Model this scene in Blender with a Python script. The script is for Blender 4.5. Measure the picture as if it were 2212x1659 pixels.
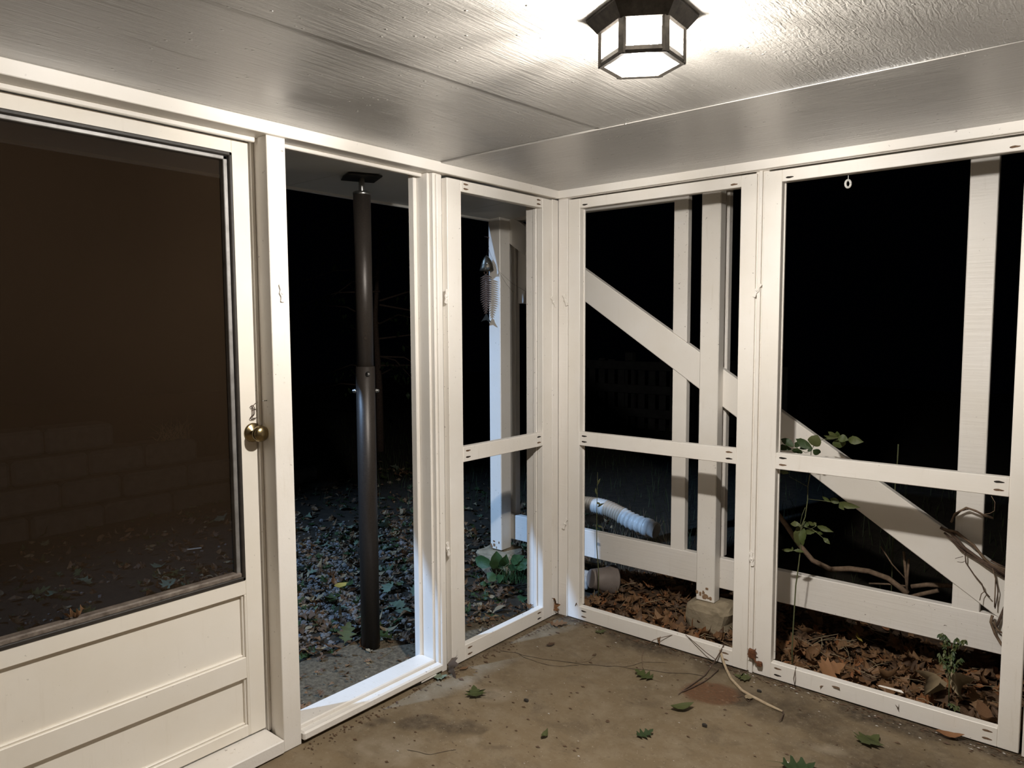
import bpy, bmesh, math, random
from mathutils import Vector, Matrix, noise
from math import pi, sin, cos, radians as R

for o in list(bpy.data.objects): bpy.data.objects.remove(o, do_unlink=True)
S = bpy.context.scene
COL = S.collection
rnd = random.Random(7)

# ------------------------------------------------------------------ camera
W_, H_, F_ = 2212, 1659, 1573.6
CAM = Vector((2.176, -2.9606, 1.4759))
AZ, PI_, RO = R(-39.939), R(-4.41), R(-0.256)
fw = Vector((sin(AZ)*cos(PI_), cos(AZ)*cos(PI_), sin(PI_)))
rt = Vector((cos(AZ), -sin(AZ), 0)); up = rt.cross(fw)
rt, up = rt*cos(RO)+up*sin(RO), up*cos(RO)-rt*sin(RO)
cd = bpy.data.cameras.new('camera'); cam = bpy.data.objects.new('camera', cd); COL.objects.link(cam)
cd.sensor_width = 36; cd.lens = 36*F_/W_; cd.clip_start = .05
cam.matrix_world = Matrix(((rt.x, up.x, -fw.x, CAM.x), (rt.y, up.y, -fw.y, CAM.y), (rt.z, up.z, -fw.z, CAM.z), (0, 0, 0, 1)))
S.camera = cam

# ------------------------------------------------------------------ world, lights, exposure
wd = bpy.data.worlds.new('night'); S.world = wd; wd.use_nodes = True
bg = wd.node_tree.nodes['Background']; bg.inputs[0].default_value = (.10, .14, .30, 1); bg.inputs[1].default_value = .0012
S.view_settings.view_transform = 'Standard'; S.view_settings.look = 'None'
S.view_settings.gamma = 1; S.view_settings.use_curve_mapping = False
S.view_settings.exposure = 0.0
S.cycles.max_bounces = 10; S.cycles.diffuse_bounces = 5; S.cycles.transparent_max_bounces = 16
S.cycles.sample_clamp_indirect = 4

LAMP = Vector((1.343, -1.52, 2.15))
BULB_W, FLOOD_W = 745, 3900
fl = bpy.data.lights.new('floodlight', 'SPOT'); fl.energy = FLOOD_W; fl.color = (.37, .61, 1.0)
fl.shadow_soft_size = .08; fl.spot_size = R(33); fl.spot_blend = 1.0
flo = bpy.data.objects.new('floodlight', fl); COL.objects.link(flo)
flo.location = (-3.05, -7.1, 6.5)
flo.rotation_euler = (Vector((-.9, -.55, .3))-flo.location).to_track_quat('-Z', 'Y').to_euler()

# ------------------------------------------------------------------ helpers
def ray(u, v): return (fw*F_ + rt*(u-W_/2) - up*(v-H_/2)).normalized()
def at(u, v, ax, val):
    d = ray(u, v); i = 'xyz'.index(ax); return CAM + d*((val-CAM[i])/d[i])

def tag(o, label=None, cat=None, group=None, kind=None):
    if label: o['label'] = label
    if cat: o['category'] = cat
    if group: o['group'] = group
    if kind: o['kind'] = kind
    return o
def empty(name, loc=(0, 0, 0), label=None, cat=None, group=None, kind=None):
    o = bpy.data.objects.new(name, None); COL.objects.link(o); o.location = loc; o.empty_display_size = .05
    return tag(o, label, cat, group, kind)
def link(name, me, parent=None, base=(0, 0, 0)):
    o = bpy.data.objects.new(name, me); COL.objects.link(o)
    if parent is not None: o.parent = parent
    else: o.location = base
    return o

class MB:
    """collects shapes in world coordinates into one mesh"""
    def __init__(s): s.bm = bmesh.new()
    def box(s, a, b, bev=.002):
        x0, y0, z0 = [min(p, q) for p, q in zip(a, b)]; x1, y1, z1 = [max(p, q) for p, q in zip(a, b)]
        return s.hexa([(x0, y0, z0), (x1, y0, z0), (x1, y1, z0), (x0, y1, z0), (x0, y0, z1), (x1, y0, z1), (x1, y1, z1), (x0, y1, z1)], bev)
    def hexa(s, P, bev=.002, seg=1):
        bm = s.bm; v = [bm.verts.new(p) for p in P]; fs = []
        for f in ((0, 3, 2, 1), (4, 5, 6, 7), (0, 1, 5, 4), (1, 2, 6, 5), (2, 3, 7, 6), (3, 0, 4, 7)): fs.append(bm.faces.new([v[i] for i in f]))
        if bev:
            es = list({e for f in fs for e in f.edges})
            bmesh.ops.bevel(bm, geom=es, offset=bev, segments=seg, affect='EDGES', profile=.5)
        return s
    def prism(s, pts, vec, bev=0):
        """closed planar polygon pts swept along vec"""
        bm = s.bm; vec = Vector(vec); a = [bm.verts.new(p) for p in pts]; b = [bm.verts.new(Vector(p)+vec) for p in pts]; n = len(pts)
        fs = [bm.faces.new(a[::-1]), bm.faces.new(b)]
        for i in range(n): fs.append(bm.faces.new((a[i], a[(i+1) % n], b[(i+1) % n], b[i])))
        if bev: bmesh.ops.bevel(bm, geom=list({e for f in fs for e in f.edges}), offset=bev, segments=1, affect='EDGES', profile=.5)
        return s
    def tube(s, pts, r, n=7, cap=True):
        bm = s.bm; pts = [Vector(p) for p in pts]; m = len(pts)
        rr = r if isinstance(r, (list, tuple)) else [r]*m
        rings = []; prev = None
        for i, p in enumerate(pts):
            t = (pts[min(i+1, m-1)]-pts[max(i-1, 0)]).normalized()
            if prev is None:
                a = Vector((0, 0, 1)) if abs(t.z) < .9 else Vector((1, 0, 0)); u = t.cross(a).normalized()
            else:
                u = (prev-t*prev.dot(t)).normalized()
            prev = u; w = t.cross(u)
            rings.append([bm.verts.new(p+(u*cos(2*pi*k/n)+w*sin(2*pi*k/n))*rr[i]) for k in range(n)])
        for i in range(m-1):
            for k in range(n):
                f = bm.faces.new((rings[i][k], rings[i][(k+1) % n], rings[i+1][(k+1) % n], rings[i+1][k])); f.smooth = True
        if cap: bm.faces.new(rings[0][::-1]); bm.faces.new(rings[-1])
        return s
    def lathe(s, c, prof, n=24, axis=(0, 0, 1), smooth=True, start=0):
        """prof: list of (radius, height) along axis from point c"""
        bm = s.bm; ax = Vector(axis).normalized(); a = Vector((0, 0, 1)) if abs(ax.z) < .9 else Vector((1, 0, 0))
        u = ax.cross(a).normalized() if abs(ax.z) < .9 else Vector((1, 0, 0)); w = ax.cross(u); c = Vector(c); rings = []
        for r, h in prof: rings.append([bm.verts.new(c+ax*h+(u*cos(2*pi*k/n+start)+w*sin(2*pi*k/n+start))*max(r, 1e-4)) for k in range(n)])
        for i in range(len(prof)-1):
            for k in range(n):
                f = bm.faces.new((rings[i][k], rings[i][(k+1) % n], rings[i+1][(k+1) % n], rings[i+1][k])); f.smooth = smooth
        bm.faces.new(rings[0][::-1]); bm.faces.new(rings[-1]); return s
    def raw(s, V, Fs, M=None, smooth=False):
        vs = [s.bm.verts.new(M @ Vector(v) if M is not None else v) for v in V]
        for f in Fs:
            try: q = s.bm.faces.new([vs[i] for i in f]); q.smooth = smooth
            except ValueError: pass
        return s
    def mesh(s, name, mat, base=(0, 0, 0)):
        bmesh.ops.recalc_face_normals(s.bm, faces=s.bm.faces)
        me = bpy.data.meshes.new(name); b = Vector(base)
        if b.length: bmesh.ops.translate(s.bm, vec=-b, verts=s.bm.verts)
        s.bm.to_mesh(me); s.bm.free()
        if mat is not None: me.materials.append(mat)
        return me
    def build(s, name, mat, parent=None, base=None):
        """base: origin (world); parent's own location when it has a parent"""
        if base is None:
            base = Vector((0, 0, 0)); q = parent
            while q is not None: base = base+Vector(q.location); q = q.parent
            if parent is None: base = Vector((0, 0, 0))
        return link(name, s.mesh(name, mat, base), parent, base)

# ------------------------------------------------------------------ materials
class NT:
    def __init__(s, name):
        s.m = bpy.data.materials.new(name); s.m.use_nodes = True; s.t = s.m.node_tree; s.n = s.t.nodes; s.l = s.t.links
        s.p = s.n['Principled BSDF']; s.out = s.n['Material Output']
    def new(s, t, **k):
        n = s.n.new(t)
        for a, b in k.items(): setattr(n, a, b)
        return n
    def put(s, sock, v):
        if isinstance(v, bpy.types.NodeSocket): s.l.new(v, sock)
        else: sock.default_value = v
    def coords(s, scale=(1, 1, 1), rot=(0, 0, 0)):
        tc = s.new('ShaderNodeTexCoord'); mp = s.new('ShaderNodeMapping'); s.l.new(tc.outputs['Object'], mp.inputs[0])
        mp.inputs['Scale'].default_value = scale; mp.inputs['Rotation'].default_value = rot; return mp.outputs[0]
    def noise(s, co, scale, detail=4, rough=.55, dist=0):
        n = s.new('ShaderNodeTexNoise'); s.l.new(co, n.inputs['Vector']); n.inputs['Scale'].default_value = scale
        n.inputs['Detail'].default_value = detail; n.inputs['Roughness'].default_value = rough; n.inputs['Distortion'].default_value = dist
        return n.outputs['Fac']
    def ramp(s, fac, stops):
        r = s.new('ShaderNodeValToRGB'); s.l.new(fac, r.inputs[0]); e = r.color_ramp.elements
        while len(e) < len(stops): e.new(.5)
        for q, (p, c) in zip(e, stops): q.position = p; q.color = (c, c, c, 1) if isinstance(c, (int, float)) else (*c, 1)
        return r.outputs[0]
    def mix(s, fac, a, b, mode='MIX'):
        n = s.new('ShaderNodeMix', data_type='RGBA', blend_type=mode); s.put(n.inputs[0], fac)
        for i, v in ((6, a), (7, b)):
            if isinstance(v, bpy.types.NodeSocket): s.l.new(v, n.inputs[i])
            else: n.inputs[i].default_value = (*v, 1) if len(v) == 3 else v
        return n.outputs[2]
    def math(s, op, a, b=0.0):
        n = s.new('ShaderNodeMath', operation=op); s.put(n.inputs[0], a); s.put(n.inputs[1], b); return n.outputs[0]
    def bump(s, h, strength=.3, dist=.002, prev=None):
        b = s.new('ShaderNodeBump'); s.l.new(h, b.inputs['Height']); b.inputs['Strength'].default_value = strength; b.inputs['Distance'].default_value = dist
        if prev is not None: s.l.new(prev, b.inputs['Normal'])
        return b.outputs[0]
    def fin(s, col=None, rough=.5, metal=0, nrm=None, spec=None):
        if col is not None:
            if isinstance(col, bpy.types.NodeSocket): s.l.new(col, s.p.inputs['Base Color'])
            else: s.p.inputs['Base Color'].default_value = (*col, 1)
        s.put(s.p.inputs['Roughness'], rough); s.p.inputs['Metallic'].default_value = metal
        if nrm is not None: s.l.new(nrm, s.p.inputs['Normal'])
        if spec is not None: s.p.inputs['Specular IOR Level'].default_value = spec
        return s.m

def paint(name, col=(.80, .765, .715), rough=.42, wear=.5, grain=(1, 1, 1), bump=.25):
    k = NT(name); co = k.coords()
    big = k.noise(co, 3.2, 5); c = k.mix(k.ramp(big, [(.35, 0.0), (.75, 1.0)]), col, [q*f for q, f in zip(col, (.93, .91, .87))])
    speck = k.noise(co, 70, 3, .55); mask = k.noise(co, 5, 3)
    f = k.math('MULTIPLY', k.ramp(speck, [(.70-.02*wear, 0.0), (.735, 1.0)]), k.ramp(mask, [(.42, 0.0), (.62, 1.0)]))
    c = k.mix(k.math('MULTIPLY', f, min(1, 1.1*wear)), c, (.10, .065, .04))
    streak = k.noise(k.coords((26, 26, 2.2)), 1.6, 6, .65); f2 = k.math('MULTIPLY', k.ramp(streak, [(.60, 0.0), (.82, 1.0)]), .45*wear)
    c = k.mix(f2, c, (.44, .36, .26))
    g = k.noise(k.coords(grain), 60, 6, .6)
    n = k.bump(g, bump, .002)
    return k.fin(c, rough, 0, n)
M = {}
M['white'] = paint('white_paint', wear=.85)
M['white_h'] = paint('white_paint_horizontal', wear=.7, grain=(.06, 1, 1), bump=.3)
M['white_worn'] = paint('white_paint_worn', (.78, .745, .70), wear=1.0, grain=(.05, 1, 1.2), bump=.55)
M['white_clean'] = paint('white_paint_clean', wear=.15, bump=.12)
M['cream'] = paint('cream_door_paint', (.80, .755, .68), .38, wear=.35, bump=.08)

def ceil_mat(name, grain, rings, col=(.255, .24, .218)):
    k = NT(name); co = k.coords()
    gm = k.ramp(k.noise(k.coords((1.4, .7, 1) if grain[0] > grain[1] else (.7, 1.4, 1)), 1.6, 3), [(.36, .25), (.6, 1.0)])
    g = k.math('MULTIPLY', k.noise(k.coords(grain), 1.0, 7, .66, .7), gm)
    n = k.bump(g, 1.0, .0042)
    if rings:
        tc = k.new('ShaderNodeTexCoord'); xx = k.new('ShaderNodeSeparateXYZ'); k.l.new(tc.outputs['Object'], xx.inputs[0])
        rm = k.ramp(k.math('MULTIPLY', xx.outputs[0], .4), [(.55, .15), (.74, 1.0)])
        wv = k.new('ShaderNodeTexWave', wave_type='RINGS', rings_direction='Z'); mp = k.coords((1.0, .3, 1)); k.l.new(mp, wv.inputs[0])
        wv.inputs['Scale'].default_value = 22; wv.inputs['Distortion'].default_value = 14; wv.inputs['Detail'].default_value = 5; wv.inputs['Detail Scale'].default_value = 2.4
        sw = k.math('ADD', k.noise(co, 58, 4, .6, 1.6), k.math('MULTIPLY', wv.outputs['Fac'], .35))
        n = k.bump(k.math('MULTIPLY', sw, rm), .9, .0035, n)
    st = k.noise(co, 210, 3, .6); n = k.bump(st, .4, .0006, n)
    vo = k.new('ShaderNodeTexVoronoi'); k.l.new(co, vo.inputs['Vector']); vo.inputs['Scale'].default_value = 34; vo.inputs['Randomness'].default_value = 1
    blob = k.math('MULTIPLY', k.ramp(vo.outputs['Distance'], [(.03, 1.0), (.16, 0.0)]), k.ramp(k.noise(co, 7, 4), [(.5, 0.0), (.58, 1.0)]))
    n = k.bump(blob, 1.0, .0035, n)
    c = k.mix(k.ramp(k.noise(co, 2.3, 4), [(.3, 0.0), (.8, 1.0)]), col, [q*.9 for q in col])
    k.p.inputs['Coat Weight'].default_value = 1; k.p.inputs['Coat Roughness'].default_value = .29; k.p.inputs['Coat IOR'].default_value = 1.7; k.l.new(n, k.p.inputs['Coat Normal'])
    return k.fin(c, .3, 0, n, 1.0)
M['ceil_left'] = ceil_mat('ceiling_plywood_straight', (90, 4, 8), False)
M['ceil_right'] = ceil_mat('ceiling_plywood_swirled', (75, 4, 8), True)
M['ceil_far'] = ceil_mat('ceiling_plywood_long', (5, 75, 8), False)
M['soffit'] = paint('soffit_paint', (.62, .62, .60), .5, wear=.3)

def floor_mat():
    k = NT('concrete_floor'); co = k.coords()
    n1 = k.noise(co, 1.6, 6, .6); n2 = k.noise(co, 11, 6, .65); n3 = k.noise(co, 70, 4, .6)
    c = k.mix(k.ramp(n1, [(.3, 0.0), (.7, 1.0)]), (.19, .140, .082), (.138, .102, .060))
    c = k.mix(k.math('MULTIPLY', k.ramp(n2, [(.45, 0.0), (.72, 1.0)]), .5), c, (.25, .205, .145))
    c = k.mix(k.math('MULTIPLY', k.ramp(k.noise(k.coords((1, 1.5, 1)), 5, 7, .7, .5), [(.54, 0.0), (.66, 1.0)]), .6), c, (.105, .078, .048))
    c = k.mix(k.math('MULTIPLY', k.ramp(n3, [(.60, 0.0), (.70, 1.0)]), .5), c, (.12, .085, .05))
    at_ = k.new('ShaderNodeVertexColor', layer_name='wear'); sp = k.new('ShaderNodeSeparateColor'); k.l.new(at_.outputs[0], sp.inputs[0])
    br = k.noise(co, 24, 6, .75)
    d = k.math('MULTIPLY', sp.outputs[0], k.ramp(br, [(.28, .25), (.6, 1.0)]))
    c = k.mix(d, c, (.040, .028, .017))
    rn = k.noise(k.coords((1, 3.2, 1), (0, 0, .9)), 34, 8, .8)
    rust = k.math('MULTIPLY', sp.outputs[1], k.ramp(rn, [(.2, .35), (.55, 1.0)]))
    c = k.mix(rust, c, k.ramp(rn, [(.3, (.035, .02, .012)), (.48, (.10, .045, .02)), (.72, (.185, .10, .05))]))
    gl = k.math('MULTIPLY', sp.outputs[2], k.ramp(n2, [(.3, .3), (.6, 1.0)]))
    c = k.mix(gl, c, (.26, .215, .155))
    sc_ = k.noise(k.coords((26, 70, 1), (0, 0, .55)), 1.0, 6, .72, .4)
    c = k.mix(k.math('MULTIPLY', k.ramp(sc_, [(.60, 0.0), (.70, 1.0)]), .65), c, (.055, .038, .022))
    c = k.mix(k.math('MULTIPLY', k.ramp(k.noise(co, 33, 6, .75), [(.57, 0.0), (.68, 1.0)]), .35), c, (.30, .25, .18))
    vn = k.noise(co, 160, 2, .5)
    c = k.mix(k.math('MULTIPLY', k.ramp(vn, [(.72, 0.0), (.76, 1.0)]), .8), c, (.5, .46, .4))
    n = k.bump(n3, .35, .002); n = k.bump(n2, .4, .004, n)
    return k.fin(c, .72, 0, n, .35)
M['floor'] = floor_mat()

def noisy(name, a, b, scale, rough=.85, bump=.5, bd=.004, metal=0, spec=.4, detail=6):
    k = NT(name); co = k.coords(); n = k.noise(co, scale, detail, .65)
    return k.fin(k.mix(k.ramp(n, [(.3, 0.0), (.7, 1.0)]), a, b), rough, metal, k.bump(n, bump, bd), spec)
M['soil'] = noisy('dark_soil', (.015, .0115, .007), (.038, .029, .018), 14, .95, .9, .012)
M['apron'] = noisy('rough_concrete', (.050, .037, .022), (.185, .148, .096), 55, .9, 1.0, .008)
M['litter_bed'] = noisy('leaf_mould', (.030, .018, .010), (.115, .066, .034), 38, .95, 1.0, .02)
M['stone'] = noisy('footing_concrete', (.20, .16, .105), (.34, .28, .19), 16, .9, .9, .008)
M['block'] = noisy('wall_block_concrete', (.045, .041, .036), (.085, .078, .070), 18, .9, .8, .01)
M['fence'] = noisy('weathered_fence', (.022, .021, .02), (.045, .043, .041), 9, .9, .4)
M['bark'] = noisy('bark', (.10, .065, .042), (.21, .145, .095), 60, .9, .7)
M['bark_dark'] = noisy('dark_vine_bark', (.055, .035, .026), (.13, .085, .06), 60, .9, .7)
M['twig_pale'] = noisy('pale_twig', (.30, .225, .14), (.44, .35, .24), 40, .8, .5)
M['stem'] = noisy('green_stem', (.07, .085, .035), (.12, .12, .055), 40, .7, .2)
M['black_metal'] = noisy('bronze_pole_coat', (.030, .024, .020), (.050, .041, .034), 160, .42, .25, .001, .3, .5)
M['lamp_metal'] = noisy('lantern_metal', (.014, .012, .010), (.05, .043, .035), 60, .38, .3, .001, .6, .5)
M['steel'] = noisy('steel', (.30, .30, .29), (.48, .47, .45), 80, .32, .15, .001, 1)
M['plate'] = noisy('pole_plate_steel', (.035, .033, .032), (.06, .057, .054), 50, .5, .2, .001, .4)
M['brass'] = noisy('antique_brass', (.19, .145, .075), (.36, .28, .15), 45, .27, .2, .001, 1)
M['hook'] = noisy('dark_hook_wire', (.05, .03, .024), (.10, .06, .045), 90, .45, .2, .001, .6)
M['gasket'] = noisy('door_gasket', (.018, .015, .012), (.036, .030, .025), 30, .5, .2)
M['fish_head'] = noisy('fish_pewter', (.06, .055, .042), (.16, .145, .115), 60, .33, .5, .002, .75)
M['fish_bone'] = noisy('fish_copper_bone', (.10, .060, .042), (.22, .15, .115), 50, .42, .3, .001, .35)
M['plastic'] = noisy('white_corrugated_plastic', (.60, .58, .54), (.78, .76, .72), 14, .38, .1)
M['plastic_tan'] = noisy('tan_corrugated_plastic', (.48, .37, .27), (.60, .49, .38), 14, .42, .1)
M['pot'] = noisy('taupe_flower_pot', (.155, .125, .108), (.21, .175, .155), 12, .6, .1)
M['house'] = noisy('house_wall_paint', (.16, .13, .10), (.22, .18, .14), 3, .8, .1)
M['husk'] = noisy('husk_brown', (.06, .022, .010), (.19, .075, .03), 90, .8, .6)
M['chip'] = noisy('exposed_wood', (.16, .09, .05), (.30, .19, .11), 50, .85, .5)
M['dark_hole'] = noisy('dark_hole', (.010, .007, .005), (.03, .02, .013), 50, .9, .2)
M['hole_brown'] = noisy('pocket_hole_wood', (.06, .035, .02), (.24, .15, .09), 120, .9, .4)
M['dust'] = noisy('dirty_channel_metal', (.07, .052, .040), (.22, .185, .155), 30, .6, .5)
M['channel'] = noisy('aluminium_channel', (.20, .19, .18), (.34, .33, .32), 20, .45, .1, .001, .5)
M['crack'] = noisy('floor_crack', (.022, .016, .010), (.06, .043, .028), 60, .95, .3)
M['rubble'] = noisy('plaster_rubble', (.34, .32, .29), (.55, .52, .48), 40, .9, .6)

def leaf_mat(name, a, b, c2, rough=.6, trans=.12):
    k = NT(name); co = k.coords(); oi = k.new('ShaderNodeObjectInfo')
    n = k.noise(co, 55, 5, .65)
    c = k.mix(k.ramp(n, [(.3, 0.0), (.75, 1.0)]), a, b)
    c = k.mix(k.math('MULTIPLY', oi.outputs['Random'], .75), c, c2)
    m = k.fin(c, rough, 0, k.bump(n, .5, .004), .35)
    if trans:
        tr = k.new('ShaderNodeBsdfTranslucent'); k.l.new(c, tr.inputs[0]); mx = k.new('ShaderNodeMixShader'); mx.inputs[0].default_value = trans
        k.l.new(k.p.outputs[0], mx.inputs[1]); k.l.new(tr.outputs[0], mx.inputs[2]); k.l.new(mx.outputs[0], k.out.inputs[0])
    return m
M['dry'] = leaf_mat('dry_leaf', (.175, .088, .037), (.10, .048, .021), (.25, .15, .078))
M['dry_red'] = leaf_mat('rusty_dry_leaf', (.26, .10, .036), (.17, .066, .026), (.28, .15, .07))
M['dry_dark'] = leaf_mat('dark_dry_leaf', (.10, .056, .03), (.055, .032, .019), (.15, .09, .05))
M['green'] = leaf_mat('green_leaf', (.070, .092, .024), (.045, .064, .017), (.105, .112, .042), .5, .2)
M['green_dark'] = leaf_mat('dark_green_leaf', (.035, .062, .020), (.022, .042, .014), (.05, .08, .03), .5, .2)
M['green_cool'] = leaf_mat('pale_fallen_green_leaf', (.17, .22, .14), (.10, .145, .09), (.24, .27, .20), .5, .15)
M['yellow'] = leaf_mat('yellow_leaf', (.50, .36, .07), (.38, .25, .05), (.5, .4, .1))
M['grass'] = leaf_mat('night_grass', (.035, .055, .018), (.022, .036, .012), (.05, .06, .025), .7, .1)
M['straw'] = leaf_mat('dry_straw', (.26, .20, .12), (.18, .13, .075), (.30, .24, .15), .7, .1)
M['stone_grey'] = noisy('gravel_grey', (.085, .082, .080), (.19, .183, .178), 22, .8, .4)
M['stone_tan'] = noisy('gravel_tan', (.115, .095, .075), (.20, .17, .14), 22, .8, .4)
M['stone_pink'] = noisy('gravel_mauve', (.12, .108, .105), (.22, .20, .195), 22, .8, .4)

def screen_mat():
    k = NT('bronze_insect_mesh'); df = k.new('ShaderNodeBsdfDiffuse'); df.inputs[0].default_value = (.031, .0200, .0118, 1)
    tr = k.new('ShaderNodeBsdfTransparent'); mx = k.new('ShaderNodeMixShader'); co = k.coords()
    fac = k.math('ADD', k.math('MULTIPLY', k.noise(co, 4, 3), .10), .38); k.l.new(fac, mx.inputs[0])
    k.l.new(tr.outputs[0], mx.inputs[1]); k.l.new(df.outputs[0], mx.inputs[2]); k.l.new(mx.outputs[0], k.out.inputs[0]); return k.m
M['screen'] = screen_mat()
def pane_mat():
    k = NT('lit_lantern_glass'); em = k.new('ShaderNodeEmission'); em.inputs[0].default_value = (1, .90, .74, 1)
    co = k.coords(); n = k.noise(co, 16, 3); k.l.new(k.math('ADD', k.math('MULTIPLY', k.ramp(n, [(.3, 0.0), (.7, 1.0)]), .7), 1.2), em.inputs[1])
    tr = k.new('ShaderNodeBsdfTransparent'); mx = k.new('ShaderNodeMixShader'); mx.inputs[0].default_value = .45
    k.l.new(tr.outputs[0], mx.inputs[1]); k.l.new(em.outputs[0], mx.inputs[2]); k.l.new(mx.outputs[0], k.out.inputs[0]); return k.m
M['pane'] = pane_mat()
def bulb_mat():
    k = NT('glowing_bulb'); em = k.new('ShaderNodeEmission'); em.inputs[0].default_value = (1, .90, .74, 1); em.inputs[1].default_value = 60
    k.l.new(em.outputs[0], k.out.inputs[0]); return k.m
M['bulb'] = bulb_mat()

# ================================================================== THE SETTING
ZC = 2.15
# ---- floor slab with its worn grid ----
def in_floor_wear(x, y):
    r = g = b = 0.0
    def blob(cx, cy, rx, ry, a=0):
        dx, dy = x-cx, y-cy; u = (dx*cos(a)+dy*sin(a))/rx; v = (-dx*sin(a)+dy*cos(a))/ry; q = u*u+v*v
        return max(0, 1-q)
    nz = noise.noise(Vector((x*6, y*6, .3))); nz2 = noise.noise(Vector((x*17, y*17, 2.3)))
    if y > -.35: r = max(r, min(1, max(0, (y+.13+.11*nz)/.10)) if y > -.3 else 0)            # dirt along the right wall
    r = max(r, .8*min(1, max(0, (-x+.055+.035*nz)/.07)) if x < .12 and y > -1.0 else 0)
    r = max(r, .75*blob(1.28, -.22, .34, .15, .05)+.25*nz2 if blob(1.28, -.22, .34, .15, .05) > .05 else 0)
    r = max(r, .7*blob(1.72, -.42, .5, .26, -.2)+.3*nz2 if blob(1.72, -.42, .5, .26, -.2) > .05 else 0)
    for cx, cy, s in DARK: bl = blob(cx, cy, s, s*.62, .7); r = max(r, min(.75, 1.1*bl+.6*nz2+.25*nz) if bl > .02 else 0)
    ru = blob(RUST[0], RUST[1], .125, .098, .5)
    g = min(1, 3.2*max(0, ru+.22*nz2)) if ru > .02 else 0
    r = max(r, .9*min(1, 2.5*blob(RUST[0]+.10, RUST[1]+.035, .085, .08))) if g > 0 or True else r
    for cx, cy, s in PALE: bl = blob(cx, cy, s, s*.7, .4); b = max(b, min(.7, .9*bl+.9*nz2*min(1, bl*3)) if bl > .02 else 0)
    return max(0, min(1, r)), max(0, min(1, g)), max(0, min(1, b))
RUST = at(1535, 1497, 'z', 0)
DARK = [(*at(825, 1557, 'z', 0)[:2], .05), (*at(905, 1560, 'z', 0)[:2], .10), (*at(1055, 1500, 'z', 0)[:2], .06), (*at(990, 1570, 'z', 0)[:2], .12), (*at(800, 1565, 'z', 0)[:2], .04)]
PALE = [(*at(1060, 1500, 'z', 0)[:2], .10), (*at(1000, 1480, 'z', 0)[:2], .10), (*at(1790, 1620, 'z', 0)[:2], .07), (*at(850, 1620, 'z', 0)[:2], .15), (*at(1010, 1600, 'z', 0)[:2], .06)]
def grid_mesh(name, xs, ys, zf, mat, wear=None, keep=None):
    V = [(x, y, zf(x, y)) for y in ys for x in xs]; nx = len(xs); Fs = []
    for j in range(len(ys)-1):
        for i in range(nx-1):
            if keep is None or keep((xs[i]+xs[i+1])/2, (ys[j]+ys[j+1])/2): Fs.append((j*nx+i, j*nx+i+1, (j+1)*nx+i+1, (j+1)*nx+i))
    me = bpy.data.meshes.new(name); me.from_pydata(V, [], Fs); me.materials.append(mat)
    if wear:
        ca = me.color_attributes.new('wear', 'FLOAT_COLOR', 'POINT'); fl_ = []
        for v in V: fl_ += [*wear(v[0], v[1]), 1]
        ca.data.foreach_set('color', fl_)
    for p in me.polygons: p.use_smooth = True
    me.update(); return me
def span(a, b, n): return [a+(b-a)*i/n for i in range(n+1)]
xs = span(-.06, 2.4, 190)+[2.8, 3.4, 3.95]; ys = [-4.6, -4.0, -3.2, -2.6]+span(-2.2, .035, 170)
fz = lambda x, y: .0022*noise.noise(Vector((x*3, y*3, 0)))+.0008*noise.noise(Vector((x*20, y*20, 0)))-.001
tag(link('floor', grid_mesh('floor', xs, ys, fz, M['floor'], in_floor_wear)), 'worn tan concrete porch floor with dirt stains and cracks', kind='structure')
FLOOR = bpy.data.objects['floor']
def ribbon(pts, w, z=.0012):
    b = MB(); L = []
    P = []
    for i in range(len(pts)-1):
        a, c = Vector(pts[i]), Vector(pts[i+1]); n = 7
        for q in range(n): P.append(a.lerp(c, q/n))
    P.append(Vector(pts[-1])); V = []
    for i, p in enumerate(P):
        t = (P[min(i+1, len(P)-1)]-P[max(i-1, 0)]); t.z = 0; t.normalize(); nn = Vector((-t.y, t.x, 0)); ww = w*(.35+.9*abs(noise.noise(p*35)))
        off = nn*.012*noise.noise(p*14)
        zz = fz(p.x, p.y)+z
        V += [Vector((p.x, p.y, zz))+off+nn*ww, Vector((p.x, p.y, zz))+off-nn*ww]
    b.raw(V, [(2*i, 2*i+1, 2*i+3, 2*i+2) for i in range(len(P)-1)]); return b
fl2 = lambda *P: [at(u, v, 'z', 0) for u, v in P]
for pts, w in ((fl2((1080, 1405), (1120, 1412), (1175, 1425), (1240, 1433), (1300, 1438), (1345, 1441), (1430, 1452), (1480, 1455), (1520, 1461)), .0034),
               (fl2((1240, 1433), (1275, 1428), (1290, 1412)), .0018), (fl2((1120, 1412), (1160, 1432), (1210, 1440), (1250, 1437)), .002),
               (fl2((1345, 1441), (1390, 1430), (1440, 1432)), .0016), (fl2((880, 1620), (930, 1628), (985, 1620)), .002)):
    ribbon(pts, w).build('crack', M['crack'], FLOOR)

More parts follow.
